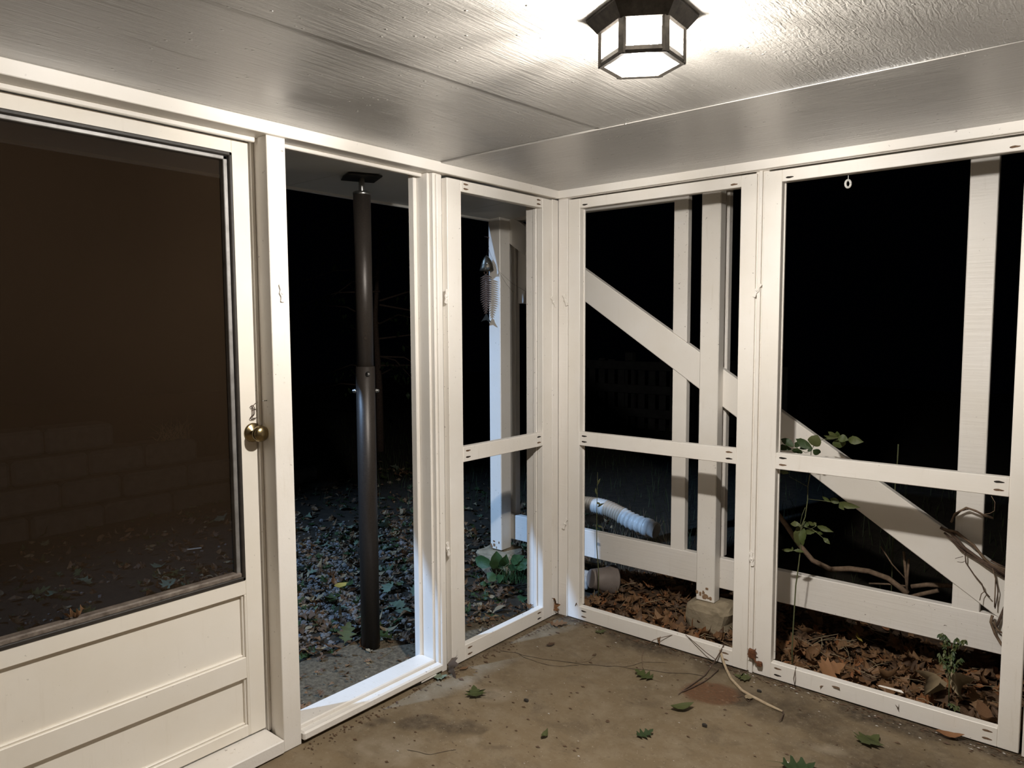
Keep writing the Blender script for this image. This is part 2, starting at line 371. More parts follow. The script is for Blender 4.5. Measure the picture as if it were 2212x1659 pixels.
# ---- outdoor apron and ground ----
def apron_edge(y):  # x of the apron's outer edge
    return -.60+.30*min(1, max(0, (y+1.15)/.5))+.05*noise.noise(Vector((0, y*5, 1)))+(.12 if y > -.2 else 0)
b = MB(); V = []; Fs = []
ysA = span(-3.2, .03, 60)
for j, y in enumerate(ysA):
    e = apron_edge(y)
    for i in range(13):
        x = -.045+(e+.045)*i/12
        V.append((x, y, -.004+.006*noise.noise(Vector((x*9, y*9, 4)))-(.03 if i == 12 else 0)))
for j in range(len(ysA)-1):
    for i in range(12): Fs.append((j*13+i, j*13+i+1, (j+1)*13+i+1, (j+1)*13+i))
b.raw(V, Fs, smooth=True)
tag(b.build('apron', M['apron']), 'rough worn concrete apron outside the doorway', kind='structure')
def gz(x, y):
    z = -.035+.02*noise.noise(Vector((x*1.3, y*1.3, 0)))+.012*noise.noise(Vector((x*5, y*5, 3)))
    if x < -1.0: z += .02*min(3, (-1.0-x))
    if y > .25: z += .02*min(1, (y-.25)/.3)
    return z
xs = span(-14, -3.4, 24)[:-1]+span(-3.4, 3.4, 95)+[4, 6, 9]; ys = [-7, -5.5, -4.4]+span(-3.6, 2.2, 85)+span(2.6, 16, 22)
tag(link('ground', grid_mesh('ground', xs, ys, gz, M['soil'], keep=lambda x, y: not (x > .02 and y < -.02))), 'dark earth of the night garden around the porch', kind='structure')

# ---- ceiling: three plywood sheets ----
CE = empty('ceiling', (0, 0, ZC), 'glossy white painted plywood porch ceiling', kind='structure')
def s1(y): return .75+.056*(y+1.45)
def slab(pts, z0, z1, bev): return MB().prism([(x, y, z0) for x, y in pts], (0, 0, z1-z0), bev)
slab([(0, -4.6), (s1(-4.6)-.001, -4.6), (s1(-.83)-.001, -.832), (0, -.832)], ZC, ZC+.014, .0016).build('ceiling_panel', M['ceil_left'], CE)
slab([(s1(-4.6)+.001, -4.6), (3.95, -4.6), (3.95, -.812), (s1(-.83)+.001, -.832)], ZC-.003, ZC+.015, .0008).build('ceiling_panel', M['ceil_right'], CE)
slab([(0, -.8285), (s1(-.83), -.8285), (3.95, -.8085), (3.95, 0), (0, 0)], ZC-.0055, ZC+.0145, .0012).build('ceiling_panel', M['ceil_far'], CE)
slab([(-.01, -4.6), (3.96, -4.6), (3.96, .01), (-.01, .01)], ZC+.016, ZC+.04, 0).build('ceiling_backing', M['soffit'], CE)
# ragged caulk along the seams
for pts in ([(s1(y)+.001, y) for y in span(-2.6, -.84, 44)], [(x, -.8265+.0053*(x-.8)) for x in span(.25, 3.2, 60)]):
    bb = MB(); P = []; rr = []
    for i, (x, y) in enumerate(pts):
        q = noise.noise(Vector((x*7, y*7, 9))); P.append((x+.004*q, y+.004*q, ZC+.0065)); rr.append(.0028+.006*max(0, noise.noise(Vector((x*13, y*13, 1)))))
    bb.tube(P, rr, 6).build('seam_filler', M['ceil_far'], CE)
# ---- soffit outside the screens ----
SO = empty('soffit', (-.4, 0, ZC), 'dim painted soffit of the deck overhead beyond the screens', kind='structure')
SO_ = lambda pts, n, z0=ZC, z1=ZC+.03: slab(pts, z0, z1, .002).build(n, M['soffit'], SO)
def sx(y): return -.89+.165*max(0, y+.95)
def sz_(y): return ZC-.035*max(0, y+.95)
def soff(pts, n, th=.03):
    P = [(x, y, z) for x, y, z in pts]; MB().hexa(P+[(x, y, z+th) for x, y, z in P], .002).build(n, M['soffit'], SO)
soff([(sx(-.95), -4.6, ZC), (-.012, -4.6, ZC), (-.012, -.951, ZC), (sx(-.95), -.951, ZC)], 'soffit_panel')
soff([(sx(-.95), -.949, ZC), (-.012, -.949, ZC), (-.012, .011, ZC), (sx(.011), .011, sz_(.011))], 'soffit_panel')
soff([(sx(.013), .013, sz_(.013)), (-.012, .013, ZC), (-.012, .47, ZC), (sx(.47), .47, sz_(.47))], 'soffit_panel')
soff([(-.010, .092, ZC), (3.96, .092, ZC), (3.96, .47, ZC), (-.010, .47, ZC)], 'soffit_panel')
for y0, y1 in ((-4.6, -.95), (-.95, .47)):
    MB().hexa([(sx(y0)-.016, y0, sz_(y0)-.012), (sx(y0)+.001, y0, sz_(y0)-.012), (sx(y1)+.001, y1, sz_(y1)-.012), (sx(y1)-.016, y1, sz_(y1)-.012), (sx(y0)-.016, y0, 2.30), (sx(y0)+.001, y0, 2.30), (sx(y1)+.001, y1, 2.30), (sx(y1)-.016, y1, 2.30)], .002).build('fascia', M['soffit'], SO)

# ---- left wall ----
WL = empty('wall_left', (0, -.8, 0), 'white post and header framing of the left porch wall with the open doorway', kind='structure')
wl = lambda a, b, n, m='white', bev=.002: MB().box(a, b, bev).build(n, M[m], WL)
wl((-.135, -2.75, 2.110), (-.002, -.002, 2.15), 'header', 'white_clean')
wl((-.078, -1.537, 2.096), (-.062, -.858, 2.111), 'stop', 'white_clean', .003)
wl((-.078, -2.56, 2.094), (-.062, -1.609, 2.111), 'stop', 'white_clean', .003)
wl((-.10, -1.600, 0.002), (-.052, -1.537, 2.110), 'door_post')
wl((-.054, -1.607, 0.002), (0.0, -1.537, 2.110), 'door_post')
wl((-.155, -1.612, 0.0), (-.10, -1.560, 2.110), 'casing')
wl((-.098, -1.611, .05), (-.088, -1.600, 2.11), 'stop', 'white', .002)
wl((-.10, -2.75, 0), (0, -2.565, 2.110), 'door_post')
wl((-.165, -1.655, .0), (-.137, -1.606, 2.110), 'stop')  # added strip behind the door edge, blocks floodlight leaking through the gap
wl((-.10, -.856, .0), (-.034, -.778, 2.110), 'door_post')
wl((-.132, -.872, .0), (-.10, -.80, 2.110), 'casing')
wl((-.034, -.846, .0), (-.012, -.80, 2.110), 'casing')
wl((-.014, -.835, .0), (0.0, -.806, 2.104), 'batten', 'white', .003)
wl((-.104, -.126, -.02), (-.03, -.005, 2.110), 'corner_post', 'white_worn')
wl((-.056, -.134, .0), (-.034, -.115, 2.104), 'stop', 'white', .003)
wl((-.03, -.047, .004), (.0, .0, 2.104), 'corner_board', 'white_worn')
# threshold of the doorway: two stepped boards
wl((-.115, -1.536, .012), (-.022, -.858, .060), 'threshold', 'white_worn', .004)
wl((-.026, -1.536, .014), (.014, -.842, .046), 'threshold', 'white_worn', .006)
wl((-.165, -2.6, .004), (.008, -1.609, .052), 'door_sill', 'white_worn', .004)

# ---- right wall ----
WR = empty('wall_right', (1, 0, 0), 'white post and batten framing of the right porch wall between screen panels', kind='structure')
wr = lambda a, b, n, m='white', bev=.002: MB().box(a, b, bev).build(n, M[m], WR)
wr((0, -.001, 2.106), (3.95, .09, 2.15), 'header', 'white_clean')
wr((.002, .0, .0), (.058, .02, 2.106), 'corner_board', 'white_worn')
wr((-.03, .012, .0), (.06, .035, 2.106), 'corner_board', 'white_worn')
wr((.995, .012, .0), (1.05, .035, 2.106), 'post')
wr((1.0125, -.002, .0), (1.0275, .014, 2.106), 'batten', 'white', .002)
wr((1.975, -.004, .0), (2.06, .09, 2.106), 'post')
wr((2.07, 0, 0), (3.95, .03, 2.106), 'wall_board')
for (n, a, b_) in (('trim_1', (-.002, -2.75, 2.108), (.020, .0, 2.15)), ('trim_2', (0.0, -.022, 2.108), (3.95, .0, 2.15))):
    tag(MB().box(a, b_, .002).build(n, M['white_h'] if n == 'trim_2' else M['white_clean']), 'white crown strip under the ceiling along the %s wall' % ('left' if n == 'trim_1' else 'right'), kind='structure')
for n, a, b_ in (('wall_back', (-.12, -4.62, 0), (3.95, -4.58, 2.15)), ('wall_side', (3.93, -4.6, 0), (3.97, .03, 2.15)), ('wall_rear_left', (-.06, -4.58, 0), (-.02, -2.75, 2.15))):
    tag(MB().box(a, b_, 0).build(n, M['house']), 'plain painted house wall behind the viewpoint', kind='structure')

# ---- door ----
DX = -.10; DY0, DY1 = -2.56, -1.614
gx = lambda u, v: at(u, v, 'x', DX)
zg0, zg1 = gx(533, 1250).z, gx(497, 330).z          # screen opening
yg = (gx(497, 330).y+gx(533, 1250).y)/2
zp1, zp0 = gx(529, 1285).z, gx(531, 1420).z
zq1 = gx(533, 1465).z; yp_ = gx(533, 1440).y
D1 = empty('door_1', (DX, DY1, 0), 'cream white wooden screen door with bronze mesh and two lower panels', kind='structure')
dd = lambda a, b, n, m='cream', bev=.002: MB().box(a, b, bev).build(n, M[m], D1)
DT = .032
dd((DX-DT, yg, .06), (DX, DY1, 2.098), 'stile')
dd((DX-DT, DY0, .06), (DX, DY0+.09, 2.098), 'stile')
dd((DX-DT, DY0+.09, zg1), (DX, yg, 2.098), 'rail')
dd((DX-DT, DY0+.09, zp1), (DX, yg, zg0), 'rail')
dd((DX-DT, DY0+.09, zq1), (DX, yp_, zp0), 'rail')
dd((DX-DT, DY0+.09, .06), (DX, yp_, .10), 'rail')
MB().box((DX-DT, yp_, .06), (DX, yg, zp1), .002).build('stile', M['cream'], D1)
for z0, z1 in ((zp0, zp1), (.10, zq1)):
    dd((DX-.030, DY0+.085, z0-.005), (DX-.018, yp_+.005, z1+.005), 'panel', 'cream', .001)
    mb = MB()
    mb.box((DX-.020, yp_-.007, z0), (DX-.007, yp_-.0005, z1-.0005), .002); mb.box((DX-.020, DY0+.09, z0+.0005), (DX-.009, yp_-.007, z0+.007), .002)
    mb.build('moulding', M['cream'], D1)
# gasket, metal channel and mesh
mb = MB()
mb.box((DX-.02, yg-.012, zg0-.004), (DX+.004, yg+.001, zg1+.002), .003); mb.box((DX-.02, DY0+.09, zg1-.011), (DX+.004, yg, zg1+.002), .003)
mb.box((DX-.02, DY0+.09, zg0-.004), (DX+.004, yg, zg0+.010), .003)
mb.build('gasket', M['gasket'], D1)
mb = MB()
mb.box((DX-.030, yg-.027, zg0+.01), (DX-.006, yg-.012, zg1-.011), .002); mb.box((DX-.030, DY0+.09, zg1-.024), (DX-.006, yg-.012, zg1-.011), .002)
mb.build('screen_channel', M['channel'], D1)
MB().box((DX-.034, DY0+.09, zg0+.008), (DX+.002, yg-.012, zg0+.026), .004).build('screen_channel', M['dust'], D1)['label'] = 'dirty lower channel of the door screen'
MB().box((DX-.0285, DY0+.09, zg0+.02), (DX-.0275, yg-.02, zg1-.02), 0).build('screen_mesh', M['screen'], D1)
# knob with rosette
kc = at(546, 934, 'x', DX)
kn = MB().lathe(kc, [(.011, .008), (.011, .026), (.016, .030), (.025, .036), (.0285, .046), (.027, .056), (.019, .063), (.006, .0655)], 28, (1, 0, 0)).build('door_knob', M['brass'], D1)
MB().lathe(kc, [(.033, 0), (.033, .003), (.029, .007), (.014, .009), (.011, .012)], 28, (1, 0, 0)).build('rosette', M['brass'], kn)
# hook latch above the knob
hk = lambda pts: [at(500+u*.0844, 860+v*.0844, 'x', DX+.006) for u, v in pts]
hb = MB(); hb.tube(hk([(620, 130), (590, 160), (560, 190), (520, 185), (495, 215), (515, 255), (550, 240), (560, 200), (590, 240), (590, 400), (570, 440), (530, 480), (540, 515), (645, 505)]), .0013, 6)
hb.tube(hk([(540, 250), (545, 430), (500, 490), (485, 530), (510, 550), (605, 540)]), .0013, 6); hb.build('hook_latch', M['hook'], D1)
nl = at(577, 865, 'y', -1.606); MB().tube([nl+Vector((0, .004, 0)), nl+Vector((0, -.012, 0)), nl+Vector((.004, -.020, .001))], .0018, 6).build('nail', M['steel'], WL)

# turn buttons that hold the panels
def turn_button(p, nrm, ang, parent):
    nrm = Vector(nrm); zz = Vector((0, 0, 1)); s = nrm.cross(zz); a = zz*cos(ang)+s*sin(ang); c = nrm.cross(a)
    b = MB(); pts = []
    for t, w in ((-.030, .005), (-.027, .008), (-.012, .0045), (0, .0095), (.012, .0045), (.027, .008), (.030, .005)): pts.append((t, w))
    out = [p+a*t+c*w for t, w in pts]+[p+a*t-c*w for t, w in pts[::-1]]
    b.prism([q+nrm*.001 for q in out], nrm*.004, 0)
    o = b.build('turn_button', M['white'], parent); MB().lathe(p+nrm*.004, [(.0055, 0), (.0055, .002), (.003, .0035)], 10, nrm).build('screw', M['white'], o); return o
for u, v, a in ((608, 633, 0.1), (963, 640, -.1), (967, 1185, .15)): turn_button(at(u, v, 'x', .0015), (1, 0, 0), a, WL)
turn_button(at(1195, 652, 'x', .0015), (1, 0, 0), .7, WL)
for u, v, a in ((1636, 627, -.5), (1624, 1207, .1), (1222, 648, .4), (1221, 1131, -.35)): turn_button(at(u, v, 'y', -.0035), (0, -1, 0), a, WR)

# ================================================================== SCREEN PANELS
def panel(name, ax, a0, a1, i0, i1, label):
    """ax 'x': lies on the left wall (runs along y); ax 'y': on the right wall (runs along x)"""
    T = .034
    P = (lambda s, d, z: (-d, s, z)) if ax == 'x' else (lambda s, d, z: (s, d, z))
    nrm = Vector((1, 0, 0)) if ax == 'x' else Vector((0, -1, 0))
    e = empty(name, P((a0+a1)/2, 0, .004), label, 'screen panel', 'empty screen frames around the porch corner')
    bx = lambda s0, s1, z0, z1, n, m, d0=0, d1=T: MB().box(P(s0, d0, z0), P(s1, d1, z1), .002).build(n, M[m], e)
    zb0, zb1, zm0, zm1, zt0, zt1 = .004, .072, .893, .960, 2.052, 2.099
    bx(a0, i0, zb0, zt1, 'stile', 'white'); bx(i1, a1, zb0, zt1, 'stile', 'white')
    for z0, z1 in ((zb0, zb1), (zm0, zm1), (zt0, zt1)):
        rail = bx(i0, i1, z0, z1, 'rail', 'white_h')
        for s, sg in ((i0, 1), (i1, -1)):
            for q in (.3, .72):
                if z0 == zt0 and q > .5 and ax == 'y': continue
                c = Vector(P(s+sg*.030, -.0004, z0+(z1-z0)*q)); w = Vector(P(1, 0, 0))
                n = 12; V = [c+w*.016*cos(2*pi*k/n)*sg+Vector((0, 0, .0045*sin(2*pi*k/n)*(1.0 if cos(2*pi*k/n)*sg < 0 else .7))) for k in range(n)]
                h = MB().prism(V, -nrm*.0012); h.build('pocket_hole', M['hole_brown'] if rnd.random() < .45 else M['dark_hole'], rail)
    # bead behind the frame that once held the mesh
    mb = MB()
    for s0, s1 in ((i0-.006, i0+.004), (i1-.004, i1+.006)): mb.box(P(s0, T, zb1), P(s1, T+.012, zt0), .002)
    mb.build('mesh_bead', M['white'], e)
    return e
panel('screen_panel', 'x', -.776, -.05, -.692, -.126, 'narrow empty white screen frame left of the room corner, beside the open doorway')
panel('screen_panel', 'y', .062, 1.004, .131, .937, 'empty white screen frame right of the room corner, framing the drain pipe')
panel('screen_panel', 'y', 1.034, 1.966, 1.106, 1.904, 'rightmost empty white screen frame, with the leafy creeper growing behind it')
# notch of chipped paint on the middle frame's bottom rail
# ================================================================== CEILING LAMP
LA = empty('ceiling_lantern', LAMP, 'lit hexagonal dark metal lantern fixed flush to the ceiling', 'lamp')
A0 = R(33-30+30)
hexp = lambda r, z, k: Vector((LAMP.x+r*cos(A0+k*pi/3), LAMP.y+r*sin(A0+k*pi/3), z))
ZB, ZT, RB, RH = 2.045, 2.118, .0935, .121
mb = MB()
V = [hexp(RB-.002, ZT-.004, k) for k in range(6)]+[hexp(RB+.004, ZT-.001, k) for k in range(6)]+[hexp(RH, 2.142, k) for k in range(6)]+[hexp(RH+.001, 2.150, k) for k in range(6)]+[hexp(RB-.02, 2.150, k) for k in range(6)]+[hexp(RB-.02, ZT-.004, k) for k in range(6)]
Fs = [(i*6+k, i*6+(k+1) % 6, ((i+1) % 6)*6+(k+1) % 6, ((i+1) % 6)*6+k) for i in range(6) for k in range(6)]
mb.raw(V, Fs).build('hood', M['lamp_metal'], LA)
for k in range(6):
    c = hexp(RB, 0, k); t = Vector((-sin(A0+k*pi/3), cos(A0+k*pi/3), 0)); n = Vector((cos(A0+k*pi/3), sin(A0+k*pi/3), 0))
    MB().prism([Vector((c.x, c.y, ZB))+t*a-n*b_ for a, b_ in ((-.0085, .006), (-.006, -.001), (.006, -.001), (.0085, .006), (0, .010))], (0, 0, ZT-ZB)).build('corner_bar', M['lamp_metal'], LA)
mb = MB()
prof = [(RB-.013, ZB+.0005), (RB-.001, ZB-.001), (RB+.001, ZB+.006), (RB-.002, ZB+.0155), (RB-.010, ZB+.0155)]
V = [hexp(r, z, k) for r, z in prof for k in range(6)]; m = len(prof)
mb.raw(V, [(i*6+k, i*6+(k+1) % 6, ((i+1) % m)*6+(k+1) % 6, ((i+1) % m)*6+k) for i in range(m) for k in range(6)]).build('bottom_ring', M['lamp_metal'], LA)
mb = MB()
prof = [(RB-.004, ZT-.003), (RB+.0, ZT-.003), (RB+.0, ZT-.001), (RB-.004, ZT-.001)]
V = [hexp(r, z, k) for r, z in prof for k in range(6)]; m = 4
mb.raw(V, [(i*6+k, i*6+(k+1) % 6, ((i+1) % m)*6+(k+1) % 6, ((i+1) % m)*6+k) for i in range(m) for k in range(6)]).build('top_ring', M['lamp_metal'], LA)
for k in range(6):
    a, b_ = hexp(RB-.005, 0, k), hexp(RB-.005, 0, k+1); d = (b_-a).normalized(); n = Vector((d.y, -d.x, 0))
    a += d*.007; b_ -= d*.007
    MB().hexa([Vector((q.x, q.y, z))+n*o for z in (ZB+.012, ZT-.003) for q, o in ((a, 0), (b_, 0), (b_, .002), (a, .002))], 0).build('glass_pane', M['pane'], LA)
MB().prism([hexp(RB-.011, ZB+.003, k) for k in range(6)], (0, 0, .002)).build('bottom_glass', M['pane'], LA)
bulb = MB().lathe((LAMP.x, LAMP.y, ZB+.021), [(.002, 0), (.014, .004), (.019, .013), (.018, .023), (.012, .034), (.009, .045)], 16).build('bulb', M['bulb'], LA)
MB().lathe((LAMP.x, LAMP.y, ZB+.065), [(.013, 0), (.013, .02), (.02, .022), (.02, .038)], 14).build('socket', M['white_clean'], LA)
pl = bpy.data.lights.new('bulb_light', 'POINT'); pl.energy = BULB_W; pl.color = (1, .95, .885); pl.shadow_soft_size = .036
plo = bpy.data.objects.new('bulb_light', pl); COL.objects.link(plo); plo.location = (LAMP.x, LAMP.y, ZB+.033); plo.visible_camera = True

# ================================================================== SUPPORT POLE
PX, PY = -.443, -.865
PO = empty('support_pole', (PX, PY, 0), 'dark bronze adjustable steel support pole standing outside the doorway', 'pole')
zj = 1.30
for v in (792,): zj = CAM.z+(at(790, v, 'x', PX).z-CAM.z)
up_r, lo_r = .0385, .043
px_top = at(780, 415, 'x', PX).z
MB().lathe((PX, PY, zj-.06), [(up_r, 0), (up_r, px_top-.012-zj+.06)], 28).build('upper_tube', M['black_metal'], PO); UT = bpy.data.objects['upper_tube']
MB().lathe((PX, PY, px_top-.013), [(up_r, 0), (up_r+.001, .002), (up_r+.001, .011), (up_r-.004, .014), (.012, .014)], 28).build('collar', M['steel'], UT)
MB().lathe((PX, PY, -.01), [(lo_r, 0), (lo_r, zj+.01), (lo_r-.003, zj+.0115)], 28).build('lower_tube', M['black_metal'], PO); LT = bpy.data.objects['lower_tube']
mb = MB(); prof = []
for i in range(26): z = i*(ZC-.012-px_top)/25; prof.append((.0125+(.0012 if i % 2 else 0), z))
mb.lathe((PX, PY, px_top), prof, 14).build('jack_screw', M['steel'], PO)
mb = MB(); c45 = R(20); s = .075
mb.prism([(PX+s*1.414*cos(c45+k*pi/2), PY+s*1.414*sin(c45+k*pi/2), ZC-.013) for k in range(4)], (0, 0, .007), .001); mb.build('top_plate', M['plate'], PO)
MB().prism([(PX+.16*cos(R(60)+k*pi/2), PY+.16*sin(R(60)+k*pi/2), -.012) for k in range(4)], (0, 0, .010), .002).build('base_plate', M['apron'], PO)
tocam = Vector((CAM.x-PX, CAM.y-PY, 0)).normalized(); side = Vector((-tocam.y, tocam.x, 0))
def bolt(z, d, r0):
    p = Vector((PX, PY, z))+d*r0; MB().lathe(p, [(.011, 0), (.011, .005), (.0095, .006), (.0095, .010), (.0075, .015), (.003, .018)], 12, d).build('bolt', M['steel'], LT)
zb1 = at(798, 806, 'x', PX).z; zb2 = at(791, 844, 'x', PX).z
bolt(zb1, (tocam+side*.25).normalized(), lo_r); bolt(zb2, side, lo_r); bolt(zb2, -side, lo_r)
zh = at(795, 730, 'x', PX).z; d = (tocam+side*.12).normalized(); p = Vector((PX, PY, zh))+d*up_r
MB().lathe(p-d*.004, [(.0085, 0), (.0085, .0055), (.0065, .0055)], 16, d).build('pin_hole', M['dark_hole'], UT)

# ================================================================== DECK FRAME BEHIND THE RIGHT WALL
YD = .362
DF = empty('deck_frame', (0, YD, 0), 'white timber deck frame with a long diagonal brace behind the right screens', 'deck frame')
df = lambda a, b, n, m='white_clean', bev=.003: MB().box(a, b, bev).build(n, M[m], DF)
dp = lambda u, v: at(u, v, 'y', YD)
df((-.702, .266, .147), (-.613, .358, 2.15), 'post', 'white', .004)                    # corner post
df((-.69, .402, .20), (-.612, .445, 2.15), 'stud', 'white_clean')
df((.623, .296, .14), (.718, .358, 2.15), 'post', 'white', .004)
df((.63, .400, .345), (.716, .440, 2.15), 'stud', 'white_worn')                       # board behind the post
df((.447, YD, .335), (.524, YD+.04, 1.31), 'stud', 'white_clean')
MB().hexa([(.447, YD-.004, 1.449), (.524, YD-.004, 1.399), (.524, YD+.036, 1.399), (.447, YD+.036, 1.449), (.447, YD-.004, 2.15), (.524, YD-.004, 2.15), (.524, YD+.036, 2.15), (.447, YD+.036, 2.15)], .003).build('stud', M['white_worn'], DF)
df((1.697, YD+.0, .335), (1.792, YD+.04, 2.15), 'stud', 'white_worn')
# diagonal brace
x0, x1 = -.66, 2.25
zu = lambda x: 1.791-.6475*(x+.082); zl = lambda x: 1.621-.6570*(x+.087)
MB().hexa([(x0, YD-.006, zl(x0)), (x1, YD-.006, zl(x1)), (x1, YD+.034, zl(x1)), (x0, YD+.034, zl(x0)), (x0, YD-.006, zu(x0)), (x1, YD-.006, zu(x1)), (x1, YD+.034, zu(x1)), (x0, YD+.034, zu(x0))], .003).build('brace', M['white_clean'], DF)
df((-.69, YD-.002, .199), (3.4, YD+.038, .349), 'bottom_rail', 'white_worn')
df((-.70, YD-.004, 2.098), (.45, YD+.036, 2.15), 'beam', 'white_clean')
df((.45, YD+.036, 2.128), (3.4, YD+.08, 2.15), 'beam', 'white_clean')
MB().hexa([(-.60, YD+.05, 1.62), (-.56, YD+.05, 1.62), (-.56, YD+.12, 1.62), (-.60, YD+.12, 1.62), (-.60, YD+.05, 1.95), (-.48, YD+.05, 1.95), (-.48, YD+.12, 1.95), (-.60, YD+.12, 1.95)], .003).build('gusset', M['white_clean'], DF)
def rough_lump(b, c, s, seed, sub=2, flat=False):
    t = bmesh.new(); bmesh.ops.create_icosphere(t, subdivisions=sub, radius=1)
    V = []
    for v in t.verts:
        p = v.co.copy(); p = Vector([math.copysign(abs(q)**.45, q) for q in p]); p *= 1+.18*noise.noise(p*1.7+Vector((seed, 0, 0)))
        V.append(Vector(c)+Vector((p.x*s[0], p.y*s[1], p.z*s[2])))
    Fs = [[v.index for v in f.verts] for f in t.faces]; t.free(); b.raw(V, Fs); return b
rough_lump(MB(), (.685, .345, .052), (.115, .095, .088), 3, 3).build('concrete_footing', M['stone'], None, (.685, .345, 0))
tag(bpy.data.objects['concrete_footing'], 'rough tan concrete footing under the white post behind the middle frame', 'footing')
o = rough_lump(MB(), (-.66, .33, .06), (.13, .11, .085), 8, 3).build('concrete_footing', M['stone'], None, (-.66, .33, 0))
tag(o, 'grey concrete footing under the corner post, half hidden by green weeds', 'footing')
# splintered paint at the posts' feet
for (cx, cy, z0, nn) in ((.668, .295, .15, 6), (-.66, .265, .15, 4)):
    for i in range(nn*2):
        x = cx-.042+.084*rnd.random(); rough_lump(MB(), (x, cy+.001, z0+.006+.05*rnd.random()**2), (.003+.006*rnd.random(), .0022, .004+.009*rnd.random()), i+nn, 1).build('splinter', M['chip'], DF)

# ================================================================== HANGING FISH
YF = .225
fp = lambda u, v, y=YF: at(980+u*.1808, 430+v*.1808, 'y', y)
fc = fp(395, 860)
FI = empty('fish_mobile', fp(400, 660), 'hanging metal fish skeleton with pewter head and copper bones beside the corner post', 'wind ornament')
sc = (fp(400, 0)-fp(401, 0)).length
Rv = Vector((cos(AZ), -sin(AZ), 0)); Fv = Vector((sin(AZ), cos(AZ), 0))
def flat2(pts, th, y=YF): return [fp(u, v, y) for u, v in pts]
mb = MB()  # head: pointed loft
cen = [(390, 672, 4), (393, 700, 24), (396, 740, 42), (397, 780, 52), (397, 820, 58), (394, 850, 64), (392, 862, 58)]
rings = []
for u, v, w in cen:
    c = fp(u, v); rings.append([c+Rv*w*sc*cos(2*pi*k/14)+Fv*w*.55*sc*sin(2*pi*k/14) for k in range(14)])
V = [p for r_ in rings for p in r_]; n = 14
mb.raw(V, [(i*n+k, i*n+(k+1) % n, (i+1)*n+(k+1) % n, (i+1)*n+k) for i in range(len(cen)-1) for k in range(n)]+[tuple(range(n)), tuple(range((len(cen)-1)*n, len(cen)*n))], smooth=True)
mb.build('head', M['fish_head'], FI)
mb = MB(); cc = fp(400, 775)-Fv*30*sc; mb.lathe(cc, [(9*sc, 0), (9*sc, 4*sc), (5*sc, 7*sc), (2*sc, 7*sc)], 10, -Fv); mb.build('eye', M['steel'], FI)
for s_ in (0, 1, 2): MB().tube([fp(345+s_*8, 800+s_*14)-Fv*25*sc, fp(375+s_*6, 825+s_*10)-Fv*36*sc, fp(420+s_*4, 822+s_*10)-Fv*36*sc, fp(440, 800+s_*12)-Fv*27*sc], 3*sc, 5).build('gill_ridge', M['fish_head'], FI)
t = [fp(383+20*cos(a), 880+20*sin(a)) for a in [2*pi*k/14 for k in range(15)]]; MB().tube(t, 4.5*sc, 6).build('ring', M['fish_bone'], FI)
MB().tube([fp(385, 895), fp(388, 1100), fp(386, 1250), fp(386, 1375)], 5*sc, 6).build('spine', M['fish_bone'], FI)
for i in range(17):
    v = 925+i*26.5; q = i/16; w = 70 if i < 11 else 70-(i-10)*8
    u = 386; dr = 16
    mb = MB(); N = 9; V = []
    for k in range(N):
        s_ = -1+2*k/(N-1); th = (1-abs(s_)**2.2)*8+1.5; y_ = v+dr*abs(s_)**1.3*.8+ (6 if s_ > 0 else 16)*abs(s_)-8
        c = fp(u+w*s_, y_); dp_ = (1-abs(s_))*.5+.12
        V += [c+Vector((0, 0, th*sc)), c-Fv*18*dp_*sc, c-Vector((0, 0, th*sc)), c+Fv*18*dp_*sc]
    mb.raw(V, [(4*k+a, 4*k+(a+1) % 4, 4*k+4+(a+1) % 4, 4*k+4+a) for k in range(N-1) for a in range(4)]+[(0, 1, 2, 3), tuple(4*(N-1)+a for a in range(4))])
    mb.build('bone', M['fish_bone'], FI)
tl = [(386, 1372), (402, 1378), (415, 1420), (448, 1475), (425, 1468), (392, 1445), (355, 1452), (327, 1466), (352, 1430), (372, 1395)]
MB().prism([p-Fv*4*sc for p in flat2(tl, 0)], Fv*8*sc).build('tail', M['fish_head'], FI)
MB().tube([fp(392, 675), fp(420, 570), fp(405, 470), fp(400, 455, .262)], .0009, 5).build('hanging_wire', M['hook'], FI)
MB().tube([fp(410, 570), fp(450, 680), fp(540, 860), fp(700, 1010, YF+.02), fp(890, 1120, YF+.02)], .0006, 4).build('hanging_wire', M['hook'], FI)
MB().tube([fp(410, 575), fp(470, 780), fp(560, 900), fp(640, 1030), fp(710, 1110)], .0006, 4).build('hanging_wire', M['hook'], FI)
nl = fp(400, 455, .262); MB().tube([nl+Vector((-.02, .0, .004)), nl+Vector((.012, .0, -.002))], .003, 6).build('nail', M['hook'], FI)

# ================================================================== LEAVES
def half_outline(kind):
    if kind == 'oak': return [(0, .012), (.06, .015), (.14, .09), (.20, .27), (.24, .30), (.29, .12), (.36, .20), (.45, .42), (.49, .40), (.53, .16), (.62, .22), (.70, .33), (.74, .28), (.78, .11), (.88, .13), (.92, .10), (1, .0)]
    if kind == 'maple': return [(0, .012), (.05, .03), (.03, .30), (.16, .24), (.26, .52), (.36, .34), (.52, .50), (.50, .22), (.66, .27), (.72, .15), (.84, .13), (1, .0)]
    if kind == 'serrate': return [(0, .01), (.08, .13), (.16, .20), (.26, .25), (.36, .32), (.46, .31), (.56, .33), (.66, .25), (.76, .22), (.86, .12), (1, 0)]
    if kind == 'round': return [(0, .02), (.08, .24), (.2, .42), (.4, .52), (.6, .50), (.78, .36), (.92, .16), (1, 0)]
    return [(0, .02), (.1, .10), (.25, .19), (.45, .24), (.65, .20), (.82, .11), (1, 0)]
